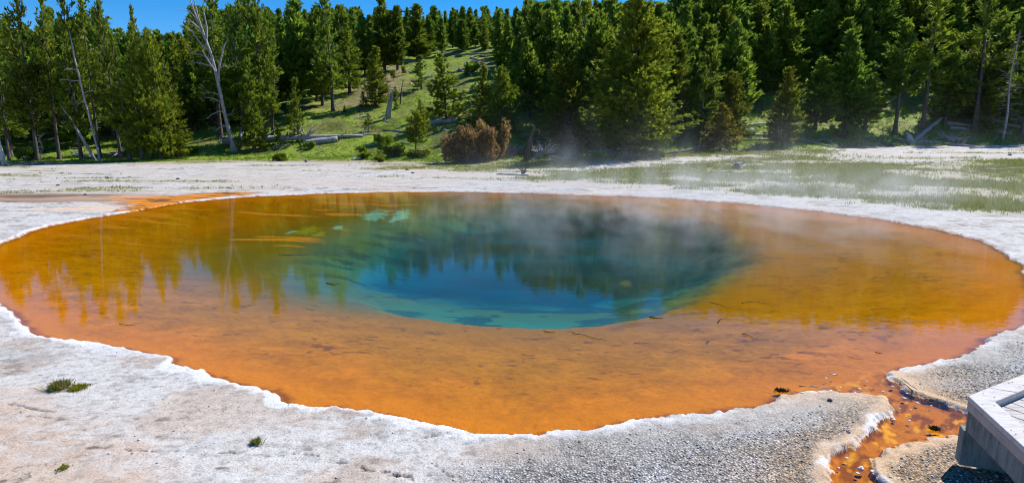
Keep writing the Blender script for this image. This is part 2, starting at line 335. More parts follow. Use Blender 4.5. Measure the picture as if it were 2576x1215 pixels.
def ground(x, y, full=True):
    x = np.asarray(x, float); y = np.asarray(y, float); sh = x.shape; x = x.ravel(); y = y.ravel()
    wx, wy = warp(x, y)
    sd = sdf(wx, wy, POOL); ch = sdf(x, y, CHAN)
    fr_ = sst(16, 11, y); wa = 1.0 - 0.72 * fr_
    hx = x + wa * fbm(x * 0.6, y * 0.6, 61, 5) + 0.22 * fbm(x * 2.6, y * 2.6, 63, 4); hy = y + wa * fbm(x * 0.6, y * 0.6, 71, 5) + 0.22 * fbm(x * 2.6, y * 2.6, 73, 4)
    ho = sdf(hx, hy, HOLE); co = sdf(hx, hy, CORE)
    inn = np.maximum(-sd, 0); chm = sst(0.25, -0.25, ch) * (sd < 0.2)
    front = sst(13.5, 8.0, y)                                   # the near lip of the vent is sharp, the far one soft
    wl = sst(-1.0, -4.0, x)
    deep = sst(0.0, -0.65, ho) * front + (1 - front) * sst(0.6 + 1.2 * wl, -2.0, ho)
    core = sst(0.7, -1.6, co)
    rim = sst(0.0, 0.05, sd) * (0.022 + 0.012 * sst(0.35, 0.05, sd)) + 0.045 * sst(0.3, 3, sd)
    out = rim + 0.03 * fbm(x * 0.6, y * 0.6, 21, 3) * sst(0.1, 1.5, sd) + 0.014 * fbm(x * 4, y * 4, 23, 3) * sst(0.02, 0.5, sd)
    shelf = -(0.035 + 0.05 * sst(0, 0.5, inn) + 0.38 * sst(0.3, 4.5, inn)) - 0.4 * deep - 0.3 * core
    shelf = shelf + 0.02 * fbm(x * 2.2, y * 2.2, 27, 3) * sst(0.2, 1, inn)
    bed = shelf * (1 - chm) + (-0.03 - 0.025 * sst(0, 0.15, inn) + 0.03 * fbm(x * 5, y * 5, 29, 3)) * chm
    z = np.where(sd > 0, out, np.minimum(bed, -0.012) * sst(0, 0.03, inn)) + hill_z(x, y)
    if not full: return z.reshape(sh)
    # ---- colours (albedo)
    n = x.size; s = y - edge_y(x)
    f1 = fbm(x * 0.35, y * 0.7, 101, 4); f2 = fbm(x * 1.5, y * 2.2, 103, 4); f3 = fbm(x * 6, y * 9, 105, 3); f4 = fbm(x * 14, y * 20, 107, 3)
    c = np.tile(np.array([0.475, 0.46, 0.445]), (n, 1))
    c = mixc(c, (0.34, 0.32, 0.30), sst(-0.02, 0.22, f2 + 0.5 * f3) * 0.75)
    c = mixc(c, (0.26, 0.245, 0.23), sst(0.05, 0.2, f4 + 0.3 * f2) * 0.6)
    c = mixc(c, (0.42, 0.33, 0.265), sst(0.0, 0.2, f1 + 0.4 * f2 + 0.2 * f3) * 0.6)
    nearL = poly_at([(-200, 980), (120, 1010), (330, 1120), (420, 1215), (420, 1330), (-400, 1330)])
    tl = sst(0.35, -0.5, sdf(x, y, nearL) + f2 * 1.0)
    c = mixc(c, (0.43, 0.325, 0.255), tl * np.clip(0.75 + 1.2 * f3, 0, 1))
    c = mixc(c, (0.13, 0.11, 0.10), sst(0.15, 0.26, f3 * 0.75 + f2 * 0.55) * sst(0.5, 1.2, sd) * 0.9)
    # cracks and dark lines running across the flats
    ln = np.abs(fbm(x * 0.9, y * 2.6, 111, 3)); c = mixc(c, (0.16, 0.14, 0.12), sst(0.012, 0.002, ln) * sst(0.05, 0.2, f1 + f2) * sst(0.6, 1.5, sd) * 0.9)
    for L in CRACKS:
        q = poly_at(L, 0.06); j1 = x + 0.10 * f3 + 0.05 * f4; j2 = y + 0.10 * fbm(x * 7, y * 7, 197, 3)
        dd = np.full(n, 9.0); nr_ = (np.abs(x - q[:, 0].mean()) < 2) & (np.abs(y - q[:, 1].mean()) < 2)
        for a_, b_ in zip(q[:-1], q[1:]):
            e = b_ - a_; t_ = np.clip(((j1[nr_] - a_[0]) * e[0] + (j2[nr_] - a_[1]) * e[1]) / (e @ e), 0, 1)
            dd[nr_] = np.minimum(dd[nr_], np.hypot(j1[nr_] - a_[0] - t_ * e[0], j2[nr_] - a_[1] - t_ * e[1]))
        k_ = sst(0.030, 0.008, dd + 0.10 * np.abs(f4)); c = mixc(c, (0.10, 0.08, 0.065), k_ * 0.9); z = z - 0.015 * k_
    # gravel in the right foreground
    gpoly = poly_at([(1250, 1110), (1500, 1090), (1900, 1035), (2100, 990), (2236, 950), (2330, 915), (2576, 850), (2800, 800), (2900, 1100), (2900, 1400), (1300, 1400), (1150, 1215)])
    gr = sst(0.25, -0.7, sdf(x, y, gpoly) + f2 * 0.8) * sst(0.05, 0.22, sd)
    c = mixc(c, (0.42, 0.405, 0.39), gr * 0.85)
    c = mixc(c, (0.54, 0.545, 0.565), gr * sst(0.0, 0.16, fbm(x * 1.1, y * 1.1, 121, 3)) * 0.7)
    ring = gr * sst(0.55, 0.3, sd) * sst(0.12, 0.25, sd)
    c = mixc(c, (0.30, 0.26, 0.20), ring * 0.6)
    # orange staining beside the channel
    st = sst(1.1, 0.1, sd + f2 * 0.9) * sst(0.6, -0.4, ch + f1)
    c = mixc(c, (0.56, 0.37, 0.21), st * 0.8)
    sb = sst(0.4, -0.9, sdf(x, y, poly_at([(1700, 1215), (1900, 1140), (2080, 1100), (2120, 1215), (2100, 1400), (1500, 1400)])) + f2 * 1.2)
    c = mixc(c, (0.52, 0.36, 0.23), sb * 0.75)
    # back runoff on the left
    rs = np.minimum(sdf(x + f2 * 0.8, y + f1 * 1.2, RUN[0]), sdf(x + f2 * 0.8, y + f1 * 1.4, RUN[1]) - 0.35) - 0.15
    rn = sst(0.3, -0.1, rs + 0.8 * f3); r0 = sst(0.7, 0.1, sdf(x + f2 * 0.8, y + f1 * 1.2, RUN[0]))
    rb = np.tile(np.array([0.12, 0.055, 0.014]), (n, 1)); rst = fbm(x * 0.7, y * 4.5, 133, 4)
    rb = mixc(rb, (0.56, 0.19, 0.004), sst(-0.10, 0.06, rst + 0.4 * f3 + 0.05) * np.maximum(r0, 0.35 * (f1 > 0)))
    rb = mixc(rb, (0.52, 0.19, 0.01), sst(0.1, 0.2, fbm(x * 0.8, y * 5, 131, 3)) * r0)
    c = c * (1 - rn[:, None]) + rb * rn[:, None]
    c = mixc(c, (0.58, 0.42, 0.30), sst(0.2, -0.6, sdf(x, y, TANL) + f2) * 0.8 * (1 - rn))
    # white lip of the pool, orange outside stain on far shore
    lw = 0.045 + 0.11 * sst(2.5, -1.0, x) * (1 - sst(-0.5, 1.0, -ch))
    c = mixc(c, (0.60, 0.60, 0.615), sst(lw + 0.05, lw - 0.05, sd + 0.32 * f2 + 0.16 * f3 + 0.06 * f4) * (0.45 + 0.55 * sst(-0.2, 0.08, fbm(x * 1.2, y * 1.2, 191, 3))) * (1 - rn))
    c = mixc(c, (0.60, 0.33, 0.16), sst(0.05, 0.0, sd) * sst(13, 17, y) * 0.8)
    # meadow and pale far flats
    farw = sst(20, 28, y + 0 * x) * sst(1.5, 4, sd)
    c = mixc(c, (0.44, 0.39, 0.345), farw * sst(-0.25, 0.2, f1) * 0.8)
    c = mixc(c, (0.32, 0.25, 0.17), sst(-4.5, -1.0, s + f1 * 4) * sst(-4, -12, x) * 0.8)
    md = np.minimum(sdf(x, y, MEADOW[0]), sdf(x, y, MEADOW[1])) + 5 * f1 + 2.0 * f2
    md = sst(1.8, -0.6, md)
    pl = sst(1.0, -1.0, np.minimum(sdf(x, y, PALE), sdf(x, y, PALE2)) + 3 * f1)
    c = mixc(c, (0.34, 0.30, 0.22), md * (1 - pl) * 0.85)
    md = md * (1 - 0.85 * pl) * np.clip(1 - 0.92 * sst(0.0, 0.15, fbm(x * 0.24, y * 0.42, 141, 4) + 0.35 * f2 + 0.12 * sst(27, 22, y)), 0, 1)
    lg = sst(0.08, 0.26, fbm(x * 0.16, y * 0.55, 145, 4)) * sst(24, 30, y) * sst(2, 5, sd) * 0.45
    md = np.maximum(md, lg * (s < 1))
    gc = np.tile(np.array([0.21, 0.24, 0.035]), (n, 1)); gc = mixc(gc, (0.28, 0.24, 0.12), sst(0.0, 0.2, f2 + f3 * 0.4)); gc = mixc(gc, (0.26, 0.16, 0.11), sst(0.08, 0.2, fbm(x * 0.2, y * 0.6, 147, 3)) * sst(12, 22, x) * 0.8)
    c = c * (1 - 0.9 * md[:, None]) + gc * 0.9 * md[:, None]
    # turf on the hill
    tf = sst(-1.2, 0.6, s + 2.2 * f2)
    hc = np.tile(np.array([0.21, 0.29, 0.020]), (n, 1))
    hc = mixc(hc, (0.25, 0.20, 0.08), sst(-0.04, 0.16, f2 + 0.5 * f1 + 0.4 * f3) * 0.85)
    hc = mixc(hc, (0.10, 0.15, 0.015), sst(0.02, 0.2, f3 + 0.5 * fbm(x * 0.8, y * 0.8, 155, 3)) * 0.7)
    hc = mixc(hc, (0.09, 0.07, 0.035), sst(0.05, 0.25, fbm(x * 0.3, y * 0.3, 151, 4)) * 0.7)
    px, py = proj(x, np.maximum(y, 3), z)
    bpx = sdf(px, py, np.array(BROWN, float), 60.0) + 60 * f1 + 30 * f2
    hc = mixc(hc, (0.27, 0.19, 0.125), sst(25, -20, bpx) * (s > 8))
    c = c * (1 - tf[:, None]) + hc * tf[:, None]
    # pool bed
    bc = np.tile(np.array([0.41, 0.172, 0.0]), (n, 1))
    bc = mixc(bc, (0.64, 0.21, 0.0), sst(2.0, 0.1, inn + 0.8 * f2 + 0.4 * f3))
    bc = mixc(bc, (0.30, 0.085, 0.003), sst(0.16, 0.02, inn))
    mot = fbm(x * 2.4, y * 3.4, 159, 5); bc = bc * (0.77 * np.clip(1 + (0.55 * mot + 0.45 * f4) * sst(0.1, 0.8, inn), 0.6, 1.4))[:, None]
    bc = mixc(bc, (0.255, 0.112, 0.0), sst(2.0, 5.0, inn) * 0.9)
    specks = sst(0.19, 0.25, fbm(x * 5.0, y * 9.0, 161, 3) * 0.8 + 0.35 * fbm(x * 0.8, y * 1.5, 163, 2))
    bc = mixc(bc, (0.09, 0.035, 0.010), specks * sst(0.4, 1.2, inn) * 0.6)
    streak = sst(0.17, 0.25, fbm(x * 1.6, y * 5.0, 165, 3) + 0.3 * f1)
    bc = mixc(bc, (0.06, 0.030, 0.018), streak * sst(1.5, 4, inn) * 0.35)
    oli = np.maximum(sst(3.6, 0.2, ho + 2.2 * f1) * sst(6.0, 11.0, y) * (1 - front * 0.9) * sst(5.5, 1.0, x), sst(0.0, -2.5, x) * sst(10.5, 15, y) * sst(5.0, 1.5, ho + 2 * f2))
    bc = mixc(bc, (0.105, 0.095, 0.008), oli * 0.9)
    bc = mixc(bc, (0.50, 0.20, 0.012), sst(0.12, 0.2, fbm(x * 0.4, y * 2.2, 171, 3)) * sst(2, -6, x) * sst(15.5, 18, y) * sst(0.3, 1.2, ho) * 0.8)
    bc = mixc(bc, (0.13, 0.14, 0.015), sst(0.0, 0.4, deep) * front * 0.8)
    bc = mixc(bc, (0.010, 0.19, 0.155), sst(0.25, 1.0, deep) * front + deep * (1 - front))
    bc = mixc(bc, (0.055, 0.080, 0.010), deep * (1 - core) * (1 - front) * np.clip(0.8 + 1.5 * f1, 0, 1))
    bc = mixc(bc, (0.003, 0.10, 0.145), core)
    bc = mixc(bc, (0.012, 0.034, 0.022), core * (1 - front) * np.clip(0.75 + 1.2 * f1, 0, 1))
    bc = mixc(bc, (0.010, 0.040, 0.050), deep * sst(0.03, 0.13, fbm(x * 1.3, y * 2.4, 173, 4)) * 0.75)
    for (bx, by, br), kind in BLOB:
        q = at(bx, by, -0.45 if kind == 0 or bx < 1000 else -0.9); k = q[1] / F
        d = np.hypot((x - q[0]) / (br * k), (y - q[1]) / (br * k * 2.4)) + 1.0 * f2 + 1.5 * f3
        bc = mixc(bc, (0.13, 0.40, 0.28) if kind == 0 else (0.22, 0.24, 0.012), sst(1.15, 0.55, d) * (0.8 if kind == 0 else (0.6 if bx < 1000 else 0.22)))
    cc = np.tile(np.array([0.46, 0.145, 0.0]), (n, 1)); g = fbm((x + y) * 3.2, (x - y) * 10, 181, 4)
    cc = mixc(cc, (0.20, 0.055, 0.002), sst(-0.02, 0.16, g + 0.3 * f2) * 0.9); cc = mixc(cc, (0.70, 0.30, 0.004), sst(0.08, 0.24, fbm((x + y) * 4.5, (x - y) * 9, 183, 3) - 0.2 * f2))
    bc = bc * (1 - chm[:, None]) + cc * chm[:, None]
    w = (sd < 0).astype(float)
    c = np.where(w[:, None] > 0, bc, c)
    prm = np.stack([gr * (1 - w), np.maximum(w, rn * 0.8), np.maximum(tf, md)], 1)
    return z.reshape(sh), c, prm, sd, tf, md

def build_ground():
    th = np.concatenate([np.radians(np.arange(-180, -50, 3.0)), np.radians(np.linspace(-50, 50, 900)), np.radians(np.arange(53, 181, 3.0))])
    r = [0.4]
    while r[-1] < 900:
        d = r[-1]
        st = 0.25 if d < 3.2 else (0.022 if d < 9 else (0.05 if d < 15 else (0.09 if d < 32 else (0.22 if d < 65 else (0.7 if d < 130 else 2.5 + (d - 130) * 0.03)))))
        r.append(d + st)
    r = np.array(r)
    T, R = np.meshgrid(th, r)
    x = R * np.sin(T); y = R * np.cos(T)
    z, c, prm, sd, tf, md = ground(x, y)
    nr, nc = x.shape
    V = np.stack([x.ravel(), y.ravel(), z.ravel()], 1)
    i = np.arange(nr - 1)[:, None] * nc + np.arange(nc - 1)[None, :]
    Q = np.stack([i, i + 1, i + nc + 1, i + nc], -1).reshape(-1, 4)[:, ::-1]
    me = new_mesh('ground', V, Q, [M['ground']], smooth=True)
    a = me.attributes.new('col', 'FLOAT_COLOR', 'POINT'); a.data.foreach_set('color', np.concatenate([np.clip(c, 0, 1), np.ones((len(c), 1))], 1).astype(np.float32).ravel())
    a = me.attributes.new('prm', 'FLOAT_COLOR', 'POINT'); a.data.foreach_set('color', np.concatenate([prm, np.ones((len(c), 1))], 1).astype(np.float32).ravel())
    tag(link('ground', me), kind='structure')
build_ground()

def build_water():
    xs = np.arange(-14, 20, 0.15); ys = np.arange(2.4, 30, 0.15)
    X, Y = np.meshgrid(xs, ys); sd = sdf(X, Y, POOL).reshape(X.shape)
    nr, nc = X.shape
    i = np.arange(nr - 1)[:, None] * nc + np.arange(nc - 1)[None, :]
    k = np.minimum(np.minimum(sd[:-1, :-1], sd[1:, 1:]), np.minimum(sd[1:, :-1], sd[:-1, 1:])) < 0.25
    Q = np.stack([i, i + 1, i + nc + 1, i + nc], -1)[k]
    used = np.unique(Q); re = np.zeros(nr * nc, int); re[used] = np.arange(len(used))
    V = np.stack([X.ravel(), Y.ravel(), 0 * X.ravel()], 1)[used]
    tag(link('water', new_mesh('water', V, re[Q], [M['water']])), kind='structure')
build_water()

def gz(x, y): return float(ground(np.array([x]), np.array([y]), False)[0])
_ts = np.concatenate([np.arange(3, 60, 0.15), np.arange(60, 420, 0.4)])
def hit(px, py):                             # where the sight line meets the ground
    d = ray(px, py); k = _ts / d[1]
    X = d[0] * k; Y = d[1] * k; Z = CAMZ + d[2] * k
    g = 0.06 + hill_z(X, Y)
    b = np.nonzero(Z < g)[0]
    i = b[0] if len(b) else len(_ts) - 1
    return np.array([X[i], Y[i], gz(X[i], Y[i])])
def height_for(p, top):                      # height of an upright thing at p whose top shows at picture row TOP
    B = (CY - top) / F; y = p[1]
    dz = y * (B * cp - sp) / (cp + B * sp)
    return dz + CAMZ - p[2]

# ------------------------------------------------------------------ conifers
PROF = {
 'spire': lambda t: np.clip(1 - t, 0, 1) ** 0.85,
 'pine': lambda t: np.clip(1.0 - t, 0, 1) ** 0.62 * np.clip(t * 3.2 + 0.45, 0, 1),
 'column': lambda t: np.clip(1.0 - t, 0, 1) ** 0.55 * np.clip(t * 4 + 0.6, 0, 1),
 'round': lambda t: np.sqrt(np.clip(1 - (2 * t - 0.9) ** 2 / 1.25, 0, 1)),
 'ragged': lambda t: np.clip(1.0 - t, 0, 1) ** 0.6 * (0.8 + 0.2 * np.sin(t * 23)),
}
def blades(P, D, rng, n, ln, wd, spread, up, tintb):
    P = np.repeat(P, n, 0); D = np.repeat(D, n, 0); tb = np.repeat(tintb, n)
    d = D + rng.normal(0, spread, P.shape); d[:, 2] += up
    d /= np.linalg.norm(d, axis=1)[:, None]
    L = ln * rng.uniform(0.6, 1.25, len(P))[:, None]
    w = np.cross(d, rng.normal(0, 1, P.shape)); w /= np.linalg.norm(w, axis=1)[:, None] + 1e-9
    W = wd * rng.uniform(0.7, 1.3, len(P))[:, None]
    P = P + rng.normal(0, ln * 0.17, P.shape)
    V = np.stack([P, P + d * L * 0.45 + w * W, P + d * L, P + d * L * 0.45 - w * W], 1).reshape(-1, 3)
    ti = np.clip(np.repeat(tb + rng.normal(0, 0.16, len(tb)), 4) + np.tile([-0.08, 0, 0.12, 0], len(tb)), 0, 1)
    Q = np.arange(len(V)).reshape(-1, 4)
    return V, Q, ti

def conifer_data(seed, H=10.0, R=1.8, t0=0.06, prof='spire', nb=260, lo=-0.15, hi=0.75, ln=0.30, wd=0.055, n=8, gap=0.25, up=0.25):
    rng = np.random.default_rng(seed); pr = PROF[prof]
    t = np.sort(rng.uniform(0, 1, nb * 4)); t = t[rng.uniform(0, 1, len(t)) < (pr(t) + 0.35) / 1.35]
    if len(t) > nb: t = np.sort(rng.choice(t, nb, False))
    az = rng.uniform(0, 2 * np.pi, len(t))
    z = (t0 + (1 - t0) * t) * H
    wh = H * 0.042; z = np.clip(np.round(z / wh) * wh + rng.normal(0, wh * 0.16, len(z)), t0 * H * 0.9, H * 0.985)
    lob = fbm(az * 1.3 + 50, z * 0.8, seed % 97, 2) * 2
    keep = rng.uniform(0, 1, len(t)) > gap * (0.5 - 1.6 * lob)
    t, az, z, lob = t[keep], az[keep], z[keep], lob[keep]
    L = R * pr(t) * (0.86 + 0.62 * lob) * rng.uniform(0.55, 1.12, len(t)) + 0.10
    el = lo + (hi - lo) * t + rng.normal(0, 0.12, len(t))
    bend = (rng.uniform(-0.25, 0.25), rng.uniform(-0.25, 0.25))
    def tx(zz): q = (zz / H) ** 2; return bend[0] * q * 1.2, bend[1] * q * 1.2
    Ps = []; Ds = []; Ts = []
    for i in range(len(t)):
        k = max(2, int(L[i] / 0.27) + 1)
        f = np.linspace(0.34 if L[i] > 0.6 else 0.1, 1.0, k) + rng.uniform(-0.05, 0.05, k)
        lat = rng.normal(0, 0.16, k) * L[i] * np.clip(f, 0.2, 1)
        ca, sa, ce, se = math.cos(az[i]), math.sin(az[i]), math.cos(el[i]), math.sin(el[i])
        x0, y0 = tx(z[i])
        P = np.stack([x0 + ca * ce * L[i] * f - sa * lat, y0 + sa * ce * L[i] * f + ca * lat, z[i] + se * L[i] * f + 0.18 * L[i] * f ** 2], 1)
        Ps.append(P); Ds.append(np.tile([ca * ce, sa * ce, se + 0.15], (k, 1))); Ts.append(np.full(k, 0.47) + rng.normal(0, 0.24) + 0.12 * rng.normal(0, 1, k))
    zt_ = np.arange(H * 0.9, H * 1.01, 0.09); bx_ = np.array([tx(q) for q in zt_]); k = len(zt_)
    Ps.append(np.stack([bx_[:, 0] + rng.normal(0, 0.03, k), bx_[:, 1] + rng.normal(0, 0.03, k), zt_], 1)); Ds.append(np.tile([0, 0, 1.0], (k, 1))); Ts.append(np.full(k, 0.6))
    P = np.concatenate(Ps); D = np.concatenate(Ds); Tn = np.concatenate(Ts)
    V, Q, ti = blades(P, D, rng, n, ln, wd, 0.42, up, Tn)
    # wood: stem and the longer boughs
    mb = MB(); r0 = 0.016 * H
    zz = np.linspace(0, H * 0.985, 9)
    mb.tube([(*tx(a), a - (0.25 if k == 0 else 0)) for k, a in enumerate(zz)], [r0 * 1.45 if k == 0 else r0 * (1 - 0.93 * a / H) + 0.006 for k, a in enumerate(zz)], 7, False)
    for i in range(0, len(t), 3):
        x0, y0 = tx(z[i]); ce, se = math.cos(el[i]), math.sin(el[i]); l = L[i] * 0.85
        mb.tube([(x0, y0, z[i]), (x0 + math.cos(az[i]) * ce * l, y0 + math.sin(az[i]) * ce * l, z[i] + se * l + 0.1 * l)], [0.022, 0.006], 3, False)
    for k in range(int(14 * t0 / 0.2) if t0 > 0.12 else 4):   # dead lower twigs
        a = rng.uniform(0, 6.28); h = H * t0 * rng.uniform(0.3, 1.1); l = R * rng.uniform(0.3, 0.7); x0, y0 = tx(h)
        mb.tube([(x0, y0, h), (x0 + math.cos(a) * l * .6, y0 + math.sin(a) * l * .6, h - 0.05 * l), (x0 + math.cos(a + .3) * l, y0 + math.sin(a + .3) * l, h + rng.uniform(-.2, .2) * l)], [0.016, 0.011, 0.004], 3, False)
    return V, Q, ti, mb

KIND = {}
def make_kind(key, matname, **kw):
    V, Q, ti, mb = conifer_data(**kw)
    me = new_mesh('crown_' + key, V, Q, [M[matname]])
    a = me.attributes.new('tint', 'FLOAT', 'POINT'); a.data.foreach_set('value', ti.astype(np.float32))
    KIND[key] = (me, mb.mesh('trunk_' + key, M['bark'], True), kw.get('H', 10.0), kw.get('R', 1.8), V, Q, ti)

for q in range(3):
    make_kind('spire%d' % q, 'olive', seed=10 + q, H=10, R=1.7, t0=0.05, prof='spire', nb=300, n=7, gap=0.5)
    make_kind('pine%d' % q, 'green', seed=20 + q, H=10, R=1.9, t0=0.20, prof='pine', nb=260, n=7, hi=0.9, gap=0.75, ln=0.34)
    make_kind('hillpine%d' % q, 'deep', seed=30 + q, H=10, R=1.75, t0=0.10, prof='pine', nb=280, n=8, hi=1.05, ln=0.48, wd=0.085, gap=0.3, up=0.5)
    make_kind('hillspire%d' % q, 'green', seed=40 + q, H=10, R=1.7, t0=0.08, prof='column', nb=280, n=8, hi=1.0, ln=0.48, wd=0.085, gap=0.3, up=0.5)
    make_kind('tall%d' % q, 'olive', seed=50 + q, H=10, R=1.5, t0=0.28, prof='ragged', nb=220, n=7, lo=-0.3, hi=0.5, gap=1.0, ln=0.30)
make_kind('openpine0', 'green', seed=81, H=10, R=1.9, t0=0.36, prof='pine', nb=190, n=8, lo=0.0, hi=1.0, ln=0.44, wd=0.075, gap=0.9, up=0.4)
make_kind('openpine1', 'olive', seed=82, H=10, R=1.7, t0=0.30, prof='ragged', nb=170, n=8, lo=-0.2, hi=0.9, ln=0.42, wd=0.07, gap=1.1, up=0.4)
make_kind('thin0', 'olive', seed=83, H=10, R=1.15, t0=0.15, prof='ragged', nb=190, n=8, lo=-0.3, hi=0.7, ln=0.34, gap=0.9)
make_kind('bushy0', 'olive', seed=61, H=10, R=3.0, t0=0.04, prof='column', nb=520, n=7, hi=0.9, ln=0.30, gap=0.5)
make_kind('bushy1', 'olive', seed=62, H=10, R=2.6, t0=0.05, prof='column', nb=430, n=7, hi=0.9, ln=0.34, gap=0.6)
make_kind('giant', 'olive', seed=64, H=12, R=3.1, t0=0.05, prof='column', nb=900, n=8, lo=-0.1, hi=0.9, ln=0.28, wd=0.055, gap=0.5)
make_kind('young0', 'green', seed=71, H=5, R=1.15, t0=0.12, prof='spire', nb=130, n=8, ln=0.26, gap=0.5, hi=0.8)
make_kind('young1', 'olive', seed=72, H=5, R=1.3, t0=0.06, prof='spire', nb=170, n=8, ln=0.26, gap=0.4)
make_kind('roundpine', 'olive', seed=73, H=4, R=1.25, t0=0.28, prof='round', nb=130, n=9, ln=0.26, gap=0.2)
make_kind('ochre', 'ochre', seed=74, H=6, R=1.8, t0=0.08, prof='spire', nb=240, n=8, ln=0.27, gap=0.4)
make_kind('column', 'olive', seed=75, H=8, R=1.5, t0=0.05, prof='column', nb=330, n=8, ln=0.28, gap=0.2, hi=0.9)

TREES = []
def place_tree(kind, p, H, R, label, group=None, lean=0.0, rng=random, name='conifer_tree'):
    cr, tr, h0, r0 = KIND[kind][:4]
    root = empty(name, (p[0], p[1], p[2] - 0.06), rng.uniform(0, 6.28))
    sxy = R / r0; root.scale = (sxy, sxy, H / h0)
    if lean: root.rotation_mode = 'YXZ'; root.rotation_euler = (0, lean, root.rotation_euler[2])
    link('trunk', tr, root); link('crown', cr, root)
    tag(root, label, 'tree', group)
    return root

random.seed(5)
# hand-placed trees: kind, base column and row, top row, half width in the picture, label
HAND = [
 ('tall0', 24, 404, 62, 34, 'thin hazy conifer at the far left beside the bleached leaning post'),
 ('pine0', 95, 404, -12, 58, 'tall full dark conifer second from the left edge of the forest'),
 ('tall1', 150, 402, -30, 40, 'tall ragged conifer left of the thin leaning snag, trunk showing low down'),
 ('pine1', 205, 404, -8, 52, 'tall conifer directly behind the thin leaning snag'),
 ('tall2', 252, 400, -25, 40, 'slim tall conifer just right of the thin leaning snag top'),
 ('pine2', 305, 402, 10, 50, 'tall pointed conifer whose tip stands against the sky left of the blue gap'),
 ('tall0', 328, 404, 90, 36, 'conifer with bare trunks showing at its foot above short bright logs'),
 ('spire0', 358, 404, 62, 50, 'dense olive spire reaching down to the ground left of the big bare snag'),
 ('bushy1', 405, 402, 84, 58, 'broad dense olive conifer skirted to the ground in the left front row'),
 ('spire1', 446, 398, 176, 42, 'shorter olive conifer at the right end of the left front row'),
 ('spire2', 366, 384, 22, 36, 'dark narrow conifer top standing in the blue gap of sky'),
 ('hillspire0', 492, 330, 146, 32, 'short dark conifer in shade between the front row and the big bare snag'),
 ('tall1', 556, 350, -14, 52, 'tall conifer with open tufted top directly behind the big bare snag'),
 ('pine0', 616, 366, 22, 56, 'bushy conifer right of the big bare snag with a straight trunk'),
 ('pine1', 662, 352, -24, 50, 'tall dark conifer between the big snag and the open hillside'),
 ('spire1', 640, 378, 150, 40, 'low olive conifer beside the foot of the big bare snag'),
 ('tall2', 686, 352, 120, 26, 'slender pine with a long bare reddish stem left of the fallen logs'),
 ('hillpine1', 752, 268, 2, 48, 'large dark conifer on the left of the open hillside with dense low boughs'),
 ('young0', 750, 356, 200, 27, 'young sparse pine standing right behind the long fallen log'),
 ('pine2', 838, 280, -18, 50, 'tall conifer on the open slope with a clear bare trunk foot'),
 ('hillpine0', 812, 268, 30, 38, 'conifer close behind the bare footed one on the slope'),
 ('spire0', 880, 236, 44, 36, 'narrow conifer on the upper left rim of the open slope'),
 ('column', 945, 268, 120, 31, 'small leafy conifer alone on the slope beside the splintered stump log'),
 ('hillspire1', 968, 180, 2, 34, 'tall conifer on the rim above the small lone one'),
 ('hillpine2', 1000, 178, 20, 30, 'tall conifer right of the rim pair beside a log'),
 ('hillspire2', 1050, 152, 16, 34, 'bushy conifer on the ridge with a pale trunk foot showing'),
 ('young0', 1060, 226, 141, 27, 'small thin twin stemmed tree in the middle of the open slope'),
 ('young1', 1122, 298, 141, 50, 'pyramid shaped sparse young conifer in the middle of the slope'),
 ('roundpine', 1046, 385, 286, 34, 'small round headed pine at the foot of the slope'),
 ('young1', 1212, 300, 170, 36, 'young conifer behind the brown bush with bright tips'),
 ('bushy1', 1264, 332, 170, 46, 'full young pine directly behind the brown bush'),
 ('young1', 1204, 330, 247, 40, 'low young pine touching the left shoulder of the brown bush'),
 ('bushy1', 1424, 372, 152, 72, 'broad olive pine left of the giant pine'),
 ('young1', 1474, 376, 236, 40, 'small olive pine tucked against the left side of the giant pine'),
 ('hillpine0', 1330, 300, 100, 46, 'dark pine behind the clearing corner left of the broad olive pine'),
 ('giant', 1590, 396, -10, 108, 'giant olive pine in the centre, the largest tree at the meadow edge'),
 ('pine1', 1712, 332, 112, 44, 'dark pine with a bare trunk just right of the giant pine'),
 ('pine2', 1760, 364, 170, 50, 'dark pine with a straight trunk left of the ochre pine'),
 ('bushy1', 1832, 352, 182, 42, 'light green pine standing behind the ochre pine'),
 ('ochre', 1812, 381, 262, 50, 'ochre and rust tinted pine at the meadow edge'),
 ('column', 1968, 367, 174, 42, 'dense column shaped pine alone at the meadow edge'),
 ('hillpine1', 2050, 330, 150, 50, 'shady pine right of the column shaped pine'),
 ('hillpine2', 2128, 330, 84, 50, 'tall shady pine left of the sunlit grass gap'),
 ('hillspire1', 2176, 326, 190, 42, 'pine leaning over the left side of the sunlit grass gap'),
 ('openpine0', 2250, 342, 62, 58, 'big dark pine with a reddish trunk on the right side of the sunlit grass gap'),
 ('openpine1', 2320, 330, -20, 58, 'tall open pine with lichen grey twigs and a clear trunk foot'),
 ('hillpine0', 2376, 320, 90, 46, 'dark pine behind the long fallen trunks on the right'),
 ('pine2', 2450, 336, -20, 74, 'massive dark pine left of the grey dead spruce at the right edge'),
 ('young1', 2474, 338, 214, 32, 'young bright pine at the foot of the massive dark pine'),
 ('pine1', 2570, 345, 60, 50, 'pine cut by the right edge of the picture behind the dead spruce'),
]
RNG = random.Random(3)
for k, px, py, top, hw, lab in HAND:
    p = hit(px, py); H = height_for(p, top); R = hw * p[1] / F
    place_tree(k, p, H, R * (0.9 if px < 480 else (1.15 if k in ('giant', 'bushy1') else 1.0)), lab, rng=RNG, lean=RNG.uniform(-0.025, 0.025))
    TREES.append((p[0], p[1], p[2], H, R, True))

